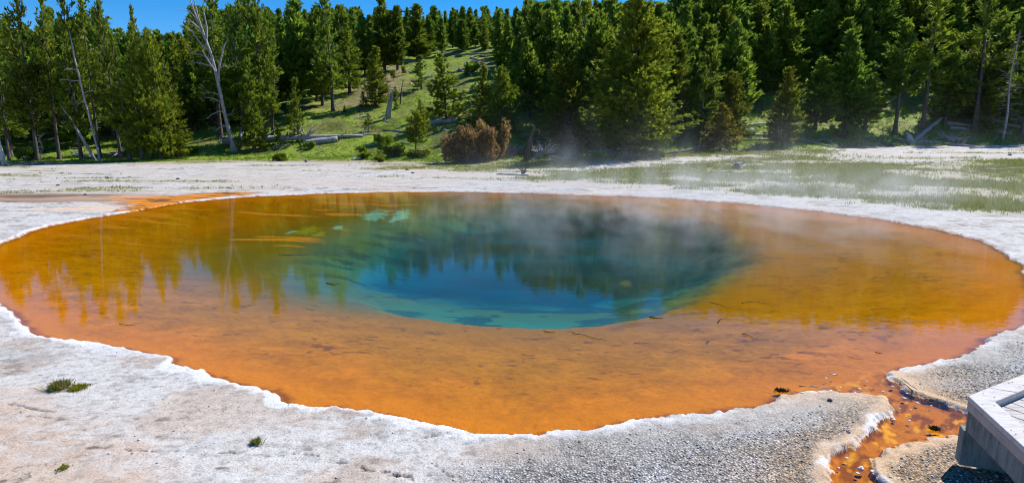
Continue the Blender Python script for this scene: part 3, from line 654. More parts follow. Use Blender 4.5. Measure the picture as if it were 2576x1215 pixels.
# ---- forest: scattered trunks, the ones that show largest are things, the rest one mass
CLEAR = np.array([(655, 400), (650, 330), (700, 290), (800, 290), (850, 270), (890, 235), (930, 190), (985, 168), (1045, 150), (1200, 134), (1240, 140), (1235, 190), (1300, 230), (1330, 300), (1360, 330), (1400, 400)], float)
OPEN = [np.array(p, float) for p in ([(1870, 300), (1990, 300), (1990, 385), (1860, 385)], [(2110, 300), (2240, 290), (2260, 380), (2080, 385)], [(2340, 330), (2600, 340), (2600, 385), (2340, 385)], [(1340, 290), (1400, 290), (1400, 345), (1340, 345)], [(440, 350), (600, 350), (600, 420), (440, 420)], [(250, 380), (360, 380), (360, 420), (250, 420)])]
rs = np.random.default_rng(11)
N = 26000
cy = rs.uniform(40, 260, N); cx = cy * rs.uniform(-1.02, 1.02, N)
cs = cy - edge_y(cx); cz = ground(cx, cy, False)
cpx, cpy = proj(cx, cy, cz)
okm = (cs > 1.5) & (cpx > -60) & (cpx < 2640)
okm &= (sdf(cpx, cpy, CLEAR, 60.0) > 6)
for o_ in OPEN: okm &= sdf(cpx, cpy, o_, 60.0) > 4
okm &= ~((cpx > 1300) & (cs < 5))
GAPS = [hit(2200, 345), hit(2225, 325), hit(1930, 345), hit(1925, 330), hit(2060, 372), hit(2150, 372), hit(90, 395), hit(300, 396), hit(520, 395)]
sx_, sy_ = math.sin(SUN_AZ), math.cos(SUN_AZ)
for g_ in GAPS:
    al = (cx - g_[0]) * sx_ + (cy - g_[1]) * sy_; ac = (cx - g_[0]) * sy_ - (cy - g_[1]) * sx_
    okm &= ~((al > -1) & (al < (18 if g_[0] > 5 else 13)) & (np.abs(ac) < (4.5 if g_[0] > 5 else 3.2)))
cand = []
grid = {}
def too_near(x, y, d):
    gx, gy = int(x // 6), int(y // 6)
    for a in range(gx - 1, gx + 2):
        for b in range(gy - 1, gy + 2):
            for (u, v, w) in grid.get((a, b), ()):
                if (u - x) ** 2 + (v - y) ** 2 < max(d, w) ** 2: return True
    return False
for t in TREES: grid.setdefault((int(t[0] // 6), int(t[1] // 6)), []).append((t[0], t[1], min(2.8, max(1.6, t[4] * 0.9))))
for i in np.nonzero(okm)[0]:
    x, y = cx[i], cy[i]; th = x / y
    dmin = 2.5 + 0.003 * max(0, y - 60) if th > 0.05 else 2.9 + 0.006 * max(0, y - 45)
    if too_near(x, y, dmin): continue
    grid.setdefault((int(x // 6), int(y // 6)), []).append((x, y, dmin))
    if th > 0.0: H = rs.uniform(10.0, 14.0) * (0.8 if cs[i] < 20 else 1)
    elif th > -0.32: H = rs.uniform(8.0, 11.5)
    else: H = rs.uniform(8.5, 13.0)
    if -0.42 < th < 0.27:
        q = height_for((x, y, cz[i]), rs.uniform(18, 75) if th < 0.02 else rs.uniform(5, 45))
        if q < 3.0: continue
        H = min(H, q)
    if cpx[i] > 300 and cpx[i] < 480: H = min(H, max(4.0, height_for((x, y, cz[i]), rs.uniform(70, 120))))
    cand.append([x, y, cz[i], H, H * (rs.uniform(0.185, 0.26) if th > 0 else rs.uniform(0.16, 0.23))])
# coarse visibility: paint silhouettes from far to near
W_, H_ = 644, 152
buf = np.full((H_, W_), -1, int)
allt = [(t, -1 - k) for k, t in enumerate(TREES)] + [(t, k) for k, t in enumerate(cand)]
allt.sort(key=lambda q: -q[0][1])
for t, k in allt:
    x, y, z, H, R = t[:5]
    bx, by = proj(x, y, z); tx_, ty_ = proj(x, y, z + H); hw = F * R / y * 0.85
    for row in range(max(0, int(ty_ / 4)), min(H_, int(by / 4))):
        f = (row * 4 - ty_) / max(by - ty_, 1)
        w = hw * min(1.0, f * 1.7 + 0.06) if f < 0.88 else hw * 0.3
        xc = tx_ + (bx - tx_) * f
        a = int((xc - w) / 4); b = int((xc + w) / 4) + 1
        if b > 0 and a < W_: buf[row, max(a, 0):min(b, W_)] = k if k >= 0 else -2
vis = np.bincount(buf[buf >= 0].ravel(), minlength=len(cand))
order = np.argsort(-vis)
N_IND = 238
single = [i for i in order[:N_IND] if vis[i] >= 6]
rest = [i for i in range(len(cand)) if i not in set(single)]
print('forest candidates', len(cand), 'single', len(single), 'rest', len(rest))
GL = {'r': ('dark green conifer packed among its likes on the steep right hillside', 'conifers crowding the right hillside'),
      'c': ('conifer in the row of trees along the ridge above the open slope', 'conifers along the middle ridge'),
      'l': ('conifer standing in the shady woods on the left behind the front row', 'conifers in the left woods')}
for i in single:
    x, y, z, H, R = cand[i]; th = x / y
    g = 'r' if th > 0.03 else ('c' if th > -0.40 else 'l')
    k = RNG.choice(['hillpine0', 'hillpine1', 'hillpine2', 'hillspire0', 'hillspire1', 'hillspire2', 'openpine0', 'openpine1', 'hillpine0', 'hillspire2'] if g != 'l' else ['spire0', 'spire1', 'spire2', 'pine0', 'pine1', 'pine2', 'tall0', 'tall1', 'hillspire0', 'hillspire1', 'openpine0', 'openpine1', 'thin0', 'thin0'])
    place_tree(k, (x, y, z), H, R, GL[g][0], GL[g][1], rng=RNG, lean=RNG.uniform(-0.03, 0.03))
def forest_mass():
    Vs = []; Qs = []; Ts = []; n = 0
    for i in rest:
        x, y, z, H, R = cand[i]
        cr, tr, h0, r0, V, Q, ti = KIND[RNG.choice(['hillpine0', 'hillpine1', 'hillspire0', 'hillspire2'])]
        q = rs.choice(len(Q), len(Q) // 4, False); P = V.reshape(-1, 4, 3)[q]; c = P.mean(1, keepdims=True); P = (c + (P - c) * 1.7).reshape(-1, 3)
        a = rs.uniform(0, 6.28); s = R / r0
        X = (P[:, 0] * math.cos(a) - P[:, 1] * math.sin(a)) * s + x; Y = (P[:, 0] * math.sin(a) + P[:, 1] * math.cos(a)) * s + y
        Vs.append(np.stack([X, Y, P[:, 2] * H / h0 + z], 1)); Qs.append(np.arange(len(P)).reshape(-1, 4) + n); n += len(P)
        Ts.append(ti.reshape(-1, 4)[q].ravel())
    me = new_mesh('forest', np.concatenate(Vs), np.concatenate(Qs), [M['deep']])
    a = me.attributes.new('tint', 'FLOAT', 'POINT'); a.data.foreach_set('value', np.concatenate(Ts).astype(np.float32))
    tag(link('forest', me), 'far conifer forest filling in behind the nearer trees', 'forest', kind='stuff')
if rest: forest_mass()

# ------------------------------------------------------------------ dead wood
DR = random.Random(77)
def crooked(p, q, n, amp, rng=DR, sag=0.0):
    p = Vector(p); q = Vector(q); L = (q - p).length
    out = []
    for i in range(n + 1):
        f = i / n; w = math.sin(math.pi * f)
        o = Vector((rng.uniform(-1, 1), rng.uniform(-1, 1), rng.uniform(-1, 1))) * amp * L * (0.35 + 0.65 * w) * (0 if i == 0 else 1)
        out.append(p.lerp(q, f) + o + Vector((0, 0, -sag * L * w)))
    return out
def branch(mb, p, d, L, r, rng=DR, sub=2, sides=4):
    d = Vector(d).normalized(); pts = [Vector(p)]
    for i in range(4):
        d = (d + Vector((rng.uniform(-1, 1), rng.uniform(-1, 1), rng.uniform(-0.6, 1))) * 0.28).normalized(); pts.append(pts[-1] + d * L / 4)
    mb.tube(pts, [r * (1 - 0.2 * i) for i in range(5)], sides, False)
    for k in range(sub):
        i = rng.randint(1, 3)
        branch(mb, pts[i], d + Vector((rng.uniform(-1, 1), rng.uniform(-1, 1), rng.uniform(-0.5, 1))) * 0.9, L * 0.45, r * 0.5, rng, sub - 1 if sub > 1 else 0, 3)

def log(p0, p1, w0, w1, label, mname='grey', nbr=0, brl=0.8, group=None, lift0=0.0, lift1=0.0, name='fallen_log', amp=0.008):
    a = hit(*p0); b = hit(*p1)
    r0 = max(0.5 * w0 * a[1] / F, 0.015); r1 = max(0.5 * w1 * b[1] / F, 0.012)
    n = 8; path = []; rad = []
    for i in range(n + 1):
        f = i / n; x = a[0] + (b[0] - a[0]) * f; y = a[1] + (b[1] - a[1]) * f
        r = r0 + (r1 - r0) * f
        z = a[2] + (b[2] - a[2]) * f + r * 0.8 + lift0 + (lift1 - lift0) * f
        z = max(z, gz(x, y) + r * 0.55)
        L = math.hypot(b[0] - a[0], b[1] - a[1]) + 0.1
        path.append(Vector((x + DR.uniform(-1, 1) * amp * L, y, z + DR.uniform(-1, 1) * amp * L * 0.5))); rad.append(r * DR.uniform(0.92, 1.08))
    c = path[0].copy(); root = empty(name, (a[0], a[1], a[2]))
    o = Vector((a[0], a[1], a[2]))
    mb = MB(); mb.tube([q - o for q in path], rad, 8, True, 0.10, DR); mb.build('stem', M[mname], root, True)
    ax = (path[-1] - path[0]).normalized()
    for k in range(nbr):
        f = DR.uniform(0.15, 0.97); i = min(int(f * n), n - 1); q = path[i].lerp(path[i + 1], f * n - i)
        mb = MB(); branch(mb, q - o, ax * DR.uniform(0.2, 0.9) + Vector((DR.uniform(-1, 1) * .5, DR.uniform(-1, 1) * .6, DR.uniform(0.15, 1.0))), brl * DR.uniform(0.5, 1.2), rad[i] * 0.34 + 0.008)
        mb.build('branch', M[mname], root, True)
    return tag(root, label, 'log', group)

LOGS = [
 ((560, 364), (915, 345), 20, 8, 'long grey fallen trunk lying across the foot of the slope', 'grey', 5, 1.1),
 ((764, 369), (849, 357), 16, 15, 'short thick grey log with a broken dark end below the long trunk', 'grey', 1, 0.7),
 ((872, 346), (946, 339), 6, 3, 'pale forked limb reaching right from the long fallen trunk', 'pale', 4, 1.2),
 ((1066, 318), (1150, 308), 11, 9, 'dark grey log in shade behind the small round pine', 'grey', 4, 0.8),
 ((1000, 161), (1046, 156), 5, 4, 'pale log on the ridge beneath the ridge pines', 'grey', 1, 0.8),
 ((1154, 177), (1186, 194), 5, 4, 'pale straight pole lying downhill on the upper slope', 'pale', 0, 0.8),
 ((1147, 142), (1226, 138), 6, 5, 'long log along the top of the open slope', 'grey', 2, 1.0),
 ((1196, 166), (1222, 150), 6, 3, 'tilted dark pole in the heap near the ridge top', 'dark', 2, 1.5),
 ((1185, 148), (1222, 166), 5, 3, 'crossed dark pole in the heap near the ridge top', 'grey', 2, 1.5),
 ((1312, 352), (1405, 354), 11, 9, 'dark log in the grass behind the root plate', 'dark', 1, 0.7),
 ((1380, 396), (1452, 404), 5, 4, 'thin bleached pole slanting down beside the twig heap', 'pale', 1, 0.8),
 ((1250, 390), (1330, 388), 11, 12, 'brown barkless trunk joining the brown bush to the root plate', 'brown', 3, 0.7),
 ((1480, 385), (1530, 382), 6, 6, 'pale log half hidden left of the giant pine foot', 'pale', 2, 0.5),
 ((1686, 361), (1742, 337), 8, 7, 'pale log propped uphill right of the giant pine', 'grey', 0, 0.6),
 ((1624, 387), (1659, 384), 6, 5, 'white log at the right foot of the giant pine', 'pale', 2, 0.5),
 ((1640, 396), (1800, 370), 8, 5, 'long shadowed trunk below the dark pines', 'dark', 1, 0.6),
 ((1856, 322), (1962, 312), 5, 4, 'bleached pole above the rock between two meadow pines', 'pale', 1, 1.0),
 ((1866, 343), (1955, 346), 6, 6, 'upper of two grey logs on the grass right of the ochre pine', 'grey', 0, 0.6),
 ((1868, 357), (1940, 356), 6, 6, 'lower of two grey logs on the grass right of the ochre pine', 'dark', 0, 0.6),
 ((2005, 353), (2092, 372), 6, 4, 'pale log with an upright prong at the meadow edge', 'pale', 3, 0.9),
 ((2214, 345), (2290, 362), 6, 8, 'grey log slanting down out of the sunlit grass gap', 'grey', 0, 0.6),
 ((2172, 352), (2240, 368), 5, 4, 'thin dark log below the grey slanting one', 'dark', 0, 0.6),
 ((2300, 358), (2364, 322), 10, 8, 'thick pale log rising to the right from the broken stump', 'grey', 0, 0.6),
 ((2374, 316), (2512, 328), 9, 7, 'upper long fallen trunk under the massive dark pine', 'grey', 1, 0.8),
 ((2390, 325), (2484, 334), 8, 6, 'lower long fallen trunk under the massive dark pine', 'grey', 2, 0.8),
 ((2486, 332), (2545, 342), 7, 7, 'grey trunk lying beside the dead spruce foot', 'grey', 2, 0.7),
 ((2520, 318), (2620, 334), 7, 6, 'pale trunk running off the right edge', 'pale', 1, 0.7),
 ((2376, 364), (2470, 372), 5, 4, 'bleached branchy log along the meadow rim', 'pale', 4, 0.8),
 ((2440, 374), (2620, 368), 5, 4, 'long bleached pole along the meadow rim at the right edge', 'pale', 3, 0.7),
 ((2466, 431), (2620, 425), 6, 5, 'dark waterworn log lying in the right meadow', 'grey', 1, 0.4),
 ((2200, 440), (2262, 446), 3, 2, 'thin dark stick in the meadow left of the waterworn log', 'dark', 1, 0.4),
 ((1816, 435), (1850, 432), 3, 3, 'thin stick lying below the spider shaped root', 'grey', 0, 0.4),
 ((1250, 440), (1330, 444), 4, 5, 'grey driftwood pole lying at the edge of the white flat', 'grey', 0, 0.5),
 ((282, 397), (352, 370), 6, 6, 'bright bleached log in the sun under the left front trees', 'pale', 1, 0.5),
 ((322, 378), (352, 366), 5, 5, 'short bright log above the bleached one', 'pale', 0, 0.5),
 ((180, 385), (245, 402), 4, 5, 'thin pale log between the two leaning snags', 'grey', 2, 0.5),
 ((80, 417), (108, 412), 4, 5, 'white driftwood chunk on the flat before the left forest', 'pale', 2, 0.3),
 ((462, 326), (540, 290), 8, 4, 'fallen spiky dead tree left of the big bare snag', 'grey', 8, 1.4),
 ((886, 404), (908, 402), 5, 5, 'small white drift log beside the pale flat', 'pale', 3, 0.4),
 ((905, 373), (965, 360), 3, 2, 'thin bleached limb lying on the grass left of the round pine', 'pale', 1, 0.4),
 ((964, 330), (1030, 334), 4, 3, 'spray of grey limbs on the slope behind the round pine', 'grey', 3, 0.9),
]
for L in LOGS: log(L[0], L[1], L[2], L[3], L[4], L[5], L[6], L[7], lift1=1.6 if 'fallen spiky' in L[4] else (0.9 if 'propped' in L[4] or 'rising' in L[4] else 0))

def pxpath(pts, Y): return [Vector(at_y(p[0], p[1], Y)) for p in pts]
def snag(base, trunk, widths, limbs, label, mname='pale', name='dead_tree', twig=1):
    b = hit(*base); Y = b[1]; o = Vector(b); root = empty(name, b)
    mb = MB(); P = pxpath(trunk, Y)
    P = [p + Vector((0, DR.uniform(-0.1, 0.1), 0)) for p in P]; P[0].z -= 0.2
    mb.tube([p - o for p in P], [0.5 * w * Y / F for w in widths], 9, True, 0.12, DR); mb.build('trunk', M[mname], root, True)
    for L in limbs:
        pts, w = L; dy = DR.uniform(-1.0, 0.6)
        mb = MB(); Q = pxpath(pts, Y); n = len(Q)
        Q = [q + Vector((0, dy * i / (n - 1), 0)) - o for i, q in enumerate(Q)]
        mb.tube(Q, [0.62 * w * Y / F * (1 - 0.6 * i / (n - 1)) for i in range(n)], 5, False)
        for k in range(twig + n // 2):
            i = DR.randint(1, n - 1); d = (Q[i] - Q[i - 1]).normalized()
            branch(mb, Q[i - 1].lerp(Q[i], DR.random()), d + Vector((DR.uniform(-1, 1), DR.uniform(-1, 1), DR.uniform(-0.7, 0.7))) * 0.9, DR.uniform(0.4, 1.2), 0.016, DR, 1, 3)
        mb.build('branch', M[mname], root, True)
    return tag(root, label, 'dead tree')
snag((592, 381), [(592, 383), (586, 360), (574, 320), (562, 270), (553, 225), (543, 180), (532, 140), (520, 105), (506, 72), (492, 40), (480, 8), (470, -30)],
  [22, 12.5, 9.5, 9, 8.5, 8, 7.2, 6, 5, 3.6, 2.6, 1.4],
  [([(549, 200), (554, 165), (562, 140), (570, 118), (578, 108)], 5), ([(549, 185), (558, 170), (573, 168), (584, 172)], 3.5), ([(543, 172), (528, 166), (508, 160), (484, 158)], 4),
   ([(538, 160), (524, 148), (505, 138), (476, 134)], 4), ([(528, 130), (506, 110), (488, 82), (466, 66)], 4), ([(523, 112), (512, 88), (494, 66), (470, 45)], 4), ([(516, 95), (500, 70), (488, 58), (468, 52)], 3),
   ([(512, 84), (502, 50), (497, 20), (490, -12)], 4), ([(520, 105), (521, 70), (513, 30), (512, -10)], 4), ([(553, 205), (540, 172), (528, 150), (520, 130)], 4), ([(506, 70), (490, 45), (478, 32), (462, 26)], 2.5),
   ([(562, 262), (548, 252), (538, 248), (524, 246)], 3), ([(566, 280), (552, 282), (540, 290), (534, 300)], 3), ([(558, 240), (544, 236), (530, 232)], 2.5), ([(572, 318), (556, 320), (545, 328), (536, 322)], 3),
   ([(580, 340), (566, 336), (552, 344), (546, 356)], 3), ([(583, 350), (568, 352), (556, 358), (546, 372)], 3), ([(568, 295), (582, 288), (594, 290)], 2.5)],
  'big bleached bare snag bending to the left with crooked limbs', 'grey', twig=3)
snag((253, 407), [(254, 409), (247, 385), (237, 345), (225, 300), (212, 245), (200, 190), (190, 150), (181, 112), (172, 78)], [6, 5.2, 5, 4.7, 4.3, 4, 3.4, 2.6, 1.4],
  [([(210, 235), (222, 230), (232, 228)], 2), ([(203, 205), (195, 204), (186, 206)], 2), ([(196, 176), (186, 176), (178, 178)], 2), ([(185, 135), (178, 132), (170, 128)], 1.5), ([(214, 255), (204, 258), (196, 268)], 2)],
  'thin leaning bare snag in front of the left woods', 'grey')
snag((242, 405), [(244, 406), (225, 375), (205, 345), (186, 312), (168, 285), (150, 262)], [8, 6.5, 6, 5, 4, 2], [([(186, 312), (176, 305), (170, 310)], 2), ([(170, 290), (158, 282), (150, 292)], 2)],
  'lower snag leaning steeply to the left beneath the trees', 'grey')
snag((6, 417), [(9, 419), (4, 390), (-2, 355), (-8, 320), (-14, 280)], [12, 10, 8, 6, 3], [], 'bleached leaning post cut by the left edge of the picture', 'pale')
snag((106, 380), [(112, 386), (104, 366), (100, 350), (104, 342), (112, 337)], [6, 5, 5, 5, 2], [], 'small bent bleached stub under the left trees', 'pale')
snag((690, 352), [(687, 352), (686, 320), (687, 270), (688, 215), (690, 168)], [6, 5, 4.5, 4, 3], [([(687, 240), (696, 236), (702, 240)], 1.5)], 'bare reddish pole trunk left of the fallen logs', 'bark')
snag((1006, 264), [(1006, 264), (1009, 236), (1013, 205)], [3, 3, 2], [], 'thin upright dead stick beside the splintered stump log', 'dark')
def dead_spruce(base, top, hwpx, label):
    b = hit(*base); H = height_for(b, top); R = hwpx * b[1] / F; root = empty('dead_tree', b)
    mb = MB(); mb.tube([(0.012 * H * math.sin(k), 0, H * k / 8 - (0.2 if k == 0 else 0)) for k in range(9)], [0.013 * H * (1 - 0.11 * k) for k in range(9)], 7, True, 0.1, DR); mb.build('trunk', M['grey'], root, True)
    for k in range(64):
        t = 0.12 + 0.86 * k / 64; a = DR.uniform(0, 6.28); L = R * (1.05 - t) ** 0.7 * DR.uniform(0.5, 1.1)
        mb = MB(); branch(mb, (0, 0, t * H), (math.cos(a), math.sin(a), -0.25 if t < 0.6 else 0.25), L, 0.034, DR, 3, 3); mb.build('branch', M['twig'], root)
    return tag(root, label, 'dead tree')
dead_spruce((2521, 356), 76, 52, 'grey twiggy dead spruce at the right edge')
snag((984, 300), [(975, 297), (978, 280), (982, 262), (985, 245), (986, 234)], [11, 9, 8, 6, 3],
  [([(971 + 2 * k, 298), (974 + 2 * k, 278 - k), (979 + 1.6 * k, 258), (981 + 1.8 * k, 238 - 3 * (k % 3)), (978 + 3.4 * k, 226 + 5 * (k % 2))], 4.5) for k in range(6)] +
  [([(976, 290), (966, 292), (956, 298)], 4), ([(976, 292), (968, 302), (960, 310)], 5), ([(976, 292), (986, 298), (992, 296)], 5), ([(972, 294), (962, 300), (952, 300)], 4)], 'splintered silver stump log standing on the open slope', 'grey', name='stump', twig=0)
snag((606, 372), [(606, 373), (605, 350), (606, 320)], [11, 10, 4], [([(606, 345), (610, 332), (612, 322)], 5)], 'short broken stump right of the big bare snag', 'grey', name='stump', twig=0)
snag((1515, 396), [(1516, 397), (1514, 384), (1513, 370)], [7, 6, 3], [], 'small pointed stump left of the giant pine foot', 'grey', name='stump', twig=0)
snag((1326, 408), [(1322, 406), (1325, 390), (1330, 372), (1334, 350), (1341, 330), (1343, 318), (1332, 311)], [15, 14, 12, 8, 6, 4, 2], [([(1326, 405), (1333, 380), (1340, 352)], 8), ([(1343, 330), (1352, 326), (1358, 332)], 2.5), ([(1322, 400), (1312, 405), (1306, 410)], 4), ([(1328, 395), (1340, 404), (1338, 412)], 4)],
  'tall splintered brown stump with a hooked pale tip', 'brown', name='stump', twig=1)
snag((2300, 360), [(2292, 358), (2287, 345), (2283, 335)], [18, 14, 5], [([(2290, 350), (2298, 356), (2304, 362)], 6)], 'pale broken stump in the shade at the right forest edge', 'pale', name='stump', twig=0)

for k in range(34):
    if k < 12: x, y = DR.uniform(50, 440), DR.uniform(384, 404)
    elif k < 22: x, y = DR.uniform(1300, 1880), DR.uniform(376, 396)
    elif k < 30: x, y = DR.uniform(1990, 2560), DR.uniform(348, 366)
    else: x, y = DR.uniform(1150, 1300), DR.uniform(140, 200)
    log((x, y), (x + DR.uniform(-50, 50), y - DR.uniform(-2, 10)), DR.uniform(3, 6), DR.uniform(2, 4), 'bleached deadfall stick lying on the ground at the foot of the forest', DR.choice(['grey', 'pale', 'grey', 'dark']), 2, 0.8, 'deadfall sticks along the forest edge', name='deadfall_stick')
def rootwad(px, py, wpx, label, n=12, mname='grey', flat=0.6, name='root_tangle', sub=2, upr=1.0):
    b = hit(px, py); r = wpx * b[1] / F; root = empty(name, b)
    mb = MB(); mb.tube([(-r * .25, 0, r * .1), (0, 0, r * 0.32), (r * .2, 0, r * 0.5)], [r * .22, r * .26, r * .12], 7, True, 0.2, DR); mb.build('stem', M[mname], root, True)
    for k in range(n):
        a = 2 * math.pi * k / n + DR.uniform(-.3, .3)
        mb = MB(); branch(mb, (math.cos(a) * r * .1, math.sin(a) * r * .1, r * 0.35), (math.cos(a), math.sin(a) * flat, DR.uniform(-0.25, 0.9) * upr), r * DR.uniform(0.6, 1.15), r * 0.075, DR, sub, 5)
        mb.build('root', M[mname], root, True)
    return tag(root, label, 'tree roots')
rootwad(1856, 426, 30, 'spider shaped bleached root lying in the meadow', 9, 'grey', sub=0, upr=0.7)
rootwad(1318, 440, 22, 'small dark forked root standing at the meadow corner', 7, 'dark', sub=0, upr=1.4)
rootwad(1358, 400, 44, 'grey root plate of a toppled tree beside the brown stump', 16, 'grey', upr=1.1)
rootwad(1545, 396, 34, 'tangle of pale broken roots beside the giant pine foot', 12, 'grey', upr=0.9)
rootwad(1830, 446, 14, 'small grey root stub in the meadow below the spider shaped one', 5, 'grey', sub=0)
rootwad(771, 409, 14, 'little grey forked root at the edge of the white flat', 6, 'grey', sub=0, upr=1.5)
rootwad(768, 356, 34, 'upturned grey root fan on the long fallen trunk', 12, 'grey', upr=1.6)
rootwad(2395, 360, 30, 'low tangle of pale roots in shade under the right forest', 9, 'grey', upr=0.5)
rootwad(1524, 426, 7, 'tiny dark knot of wood in the meadow grass', 4, 'dark', sub=0, upr=1.2)

def twigheap(px, py, wpx, hpx, label, n=60, mname='grey', name='twig_heap'):
    b = hit(px, py); r = wpx * b[1] / F; h = hpx * b[1] / F; mb = MB()
    for k in range(n):
        a = DR.uniform(0, 6.28); q = DR.uniform(0, 0.55)
        branch(mb, (math.cos(a) * r * q, math.sin(a) * r * q * .7, DR.uniform(0, 0.3) * h), (math.cos(a), math.sin(a), DR.uniform(0.1, 1.4) * h / r), r * DR.uniform(0.4, 0.8), 0.014, DR, 2, 3)
    o = mb.build(name, M[mname]); o.location = b
    return tag(o, label, 'brushwood')
twigheap(1430, 402, 42, 50, 'grey heap of dead twigs in front of the broad olive pine', 70)
twigheap(1278, 392, 40, 44, 'spray of bare twigs on the right side of the brown bush', 50)
twigheap(708, 374, 26, 14, 'low litter of bleached twigs under the long fallen trunk', 30, 'pale')
twigheap(1590, 402, 36, 22, 'grey brushwood around the giant pine foot', 36)
twigheap(1205, 160, 30, 20, 'pile of dead branches at the top of the open slope', 30)
twigheap(620, 372, 20, 16, 'small litter of pale twigs beside the big bare snag', 20, 'pale')

# ------------------------------------------------------------------ bushes and small plants
def bush(px, py, wpx, hpx, mname, label, n=420, dome=1.0, name='bush', ln=0.2, seed=1, cat='bush', group=None, lobes=5):
    b = hit(px, py); k = b[1] / F; R = wpx * k; H = hpx * k; rng = np.random.default_rng(seed)
    P = []
    cs_ = [(rng.uniform(-.7, .7), rng.uniform(-.5, .5), rng.uniform(0.24, 0.66), rng.uniform(0.24, 0.38)) for _ in range(lobes * 3)]
    while len(P) < n:
        c = cs_[rng.integers(len(cs_))]; d = rng.normal(0, 1, 3); d /= np.linalg.norm(d); q = rng.uniform(0.25, 1.0)
        p = np.array([c[0] + d[0] * c[3] * q, c[1] + d[1] * c[3] * q, c[2] + d[2] * c[3] * q])
        if p[2] < 0.02 or p[2] > 1.05: continue
        P.append(p)
    P = np.array(P); D = P - np.array([0, 0, 0.1]); D /= np.linalg.norm(D, axis=1)[:, None]
    P = P * np.array([R, R * 0.8, H])
    V, Q, ti = blades(P, D, rng, 8, ln, ln * 0.2, 0.5, 0.3, np.full(len(P), 0.5) + rng.normal(0, 0.2, len(P)))
    root = empty(name, b)
    me = new_mesh('foliage', V, Q, [M[mname]]); a = me.attributes.new('tint', 'FLOAT', 'POINT'); a.data.foreach_set('value', ti.astype(np.float32))
    link('foliage', me, root)
    mb = MB()
    for p in P[::max(1, len(P) // 60)]:
        q = Vector(p) * DR.uniform(0.95, 1.22); mb.tube([(0, 0, -.05), q * 0.5 + Vector((0, 0, -0.06 * H)), q], [0.03 * R + .006, 0.018 * R + .004, 0.006], 4, False)
    mb.build('stems', M['bark'], root)
    return tag(root, label, cat, group)
bush(1180, 410, 76, 96, 'rust', 'large rusty brown dead leaved bush at the foot of the slope', 2300, seed=4, lobes=8, ln=0.22)
bush(1240, 400, 44, 108, 'rust', 'tall reddish dying bush leaning on the right of the rusty brown one', 1000, seed=6, lobes=5, ln=0.22)
bush(993, 398, 26, 38, 'green', 'green juniper bush just left of the round pine trunk', 320, seed=7)
bush(1052, 398, 30, 20, 'green', 'low green shrub under the round pine', 240, seed=8)
bush(966, 364, 26, 24, 'turf', 'bright green rounded shrub on the grass slope', 300, seed=9)
bush(916, 401, 14, 18, 'olive', 'small dark shrub at the grass edge', 110, seed=10)
bush(913, 390, 7, 24, 'olive', 'knee high pine sapling left of the juniper bush', 70, seed=11)
bush(703, 406, 18, 18, 'olive', 'small olive shrub at the grass edge left of the little root', 130, seed=12)
bush(954, 408, 11, 14, 'olive', 'tiny olive shrub on the rim of the pale flat', 80, seed=13)
bush(1190, 182, 20, 20, 'turf', 'bright green shrub near the ridge top', 140, seed=14, ln=0.3)
bush(2152, 372, 16, 34, 'green', 'small dark shrub at the meadow edge by the sunlit grass gap', 170, seed=15)
bush(2122, 350, 24, 24, 'green', 'dark low shrub in shade left of the grass gap', 200, seed=16)
bush(74, 404, 26, 36, 'green', 'leafy shrub in shade below the left trees', 240, seed=17)
bush(486, 386, 12, 14, 'olive', 'tiny shrub on the grass left of the big bare snag', 80, seed=18)
bush(1350, 380, 20, 34, 'green', 'green sapling bush behind the root plate', 180, seed=19)
bush(1390, 392, 20, 36, 'olive', 'olive sapling bush between root plate and twig heap', 180, seed=20)
bush(1640, 396, 34, 16, 'turf', 'low grassy shrub on the right of the giant pine foot', 240, seed=21)
bush(1302, 196, 22, 26, 'olive', 'olive shrub on the upper right rim of the open slope', 160, seed=22, ln=0.3)
bush(780, 374, 16, 16, 'green', 'dark shrub growing against the short thick log', 120, seed=23)
bush(1880, 345, 20, 16, 'turf', 'bright shrub on the grass right of the ochre pine', 130, seed=24)

def tuft(px, py, wpx, hpx, label, n=160, mname='grass', seed=0):
    b = hit(px, py); b[2] = gz(b[0], b[1]); k = math.hypot(b[1], CAMZ) / F; R = wpx * k * 0.7; H = hpx * k * 0.55; rng = np.random.default_rng(seed)
    P = rng.normal(0, 0.42, (n, 3)) * R; P[:, 2] = 0
    D = np.stack([P[:, 0] / R * 0.5, P[:, 1] / R * 0.5, np.full(n, 0.9)], 1)
    V, Q, ti = blades(P, D, rng, 4, H * 1.2, 0.004, 0.35, 0.1, rng.uniform(0.1, 1.0, n)); V[:, 2] = np.maximum(V[:, 2], -0.02)
    me = new_mesh('grass_or_debris_clump', V, Q, [M[mname]]); a = me.attributes.new('tint', 'FLOAT', 'POINT'); a.data.foreach_set('value', ti.astype(np.float32))
    o = link('grass_or_debris_clump', me); o.location = b
    return tag(o, label, 'grass tuft')
tuft(150, 982, 30, 26, 'large green grass tuft on the white ground near the left edge', 240, 'grass', 1)
tuft(196, 972, 24, 12, 'dry brown fringe of grass beside the large green tuft', 300, 'ochre', 2)
tuft(645, 1111, 12, 20, 'small yellow green grass tuft alone on the white ground', 70, 'grass', 3)
tuft(160, 1190, 18, 9, 'faint flat grass tuft at the bottom left', 90, 'grass', 4)

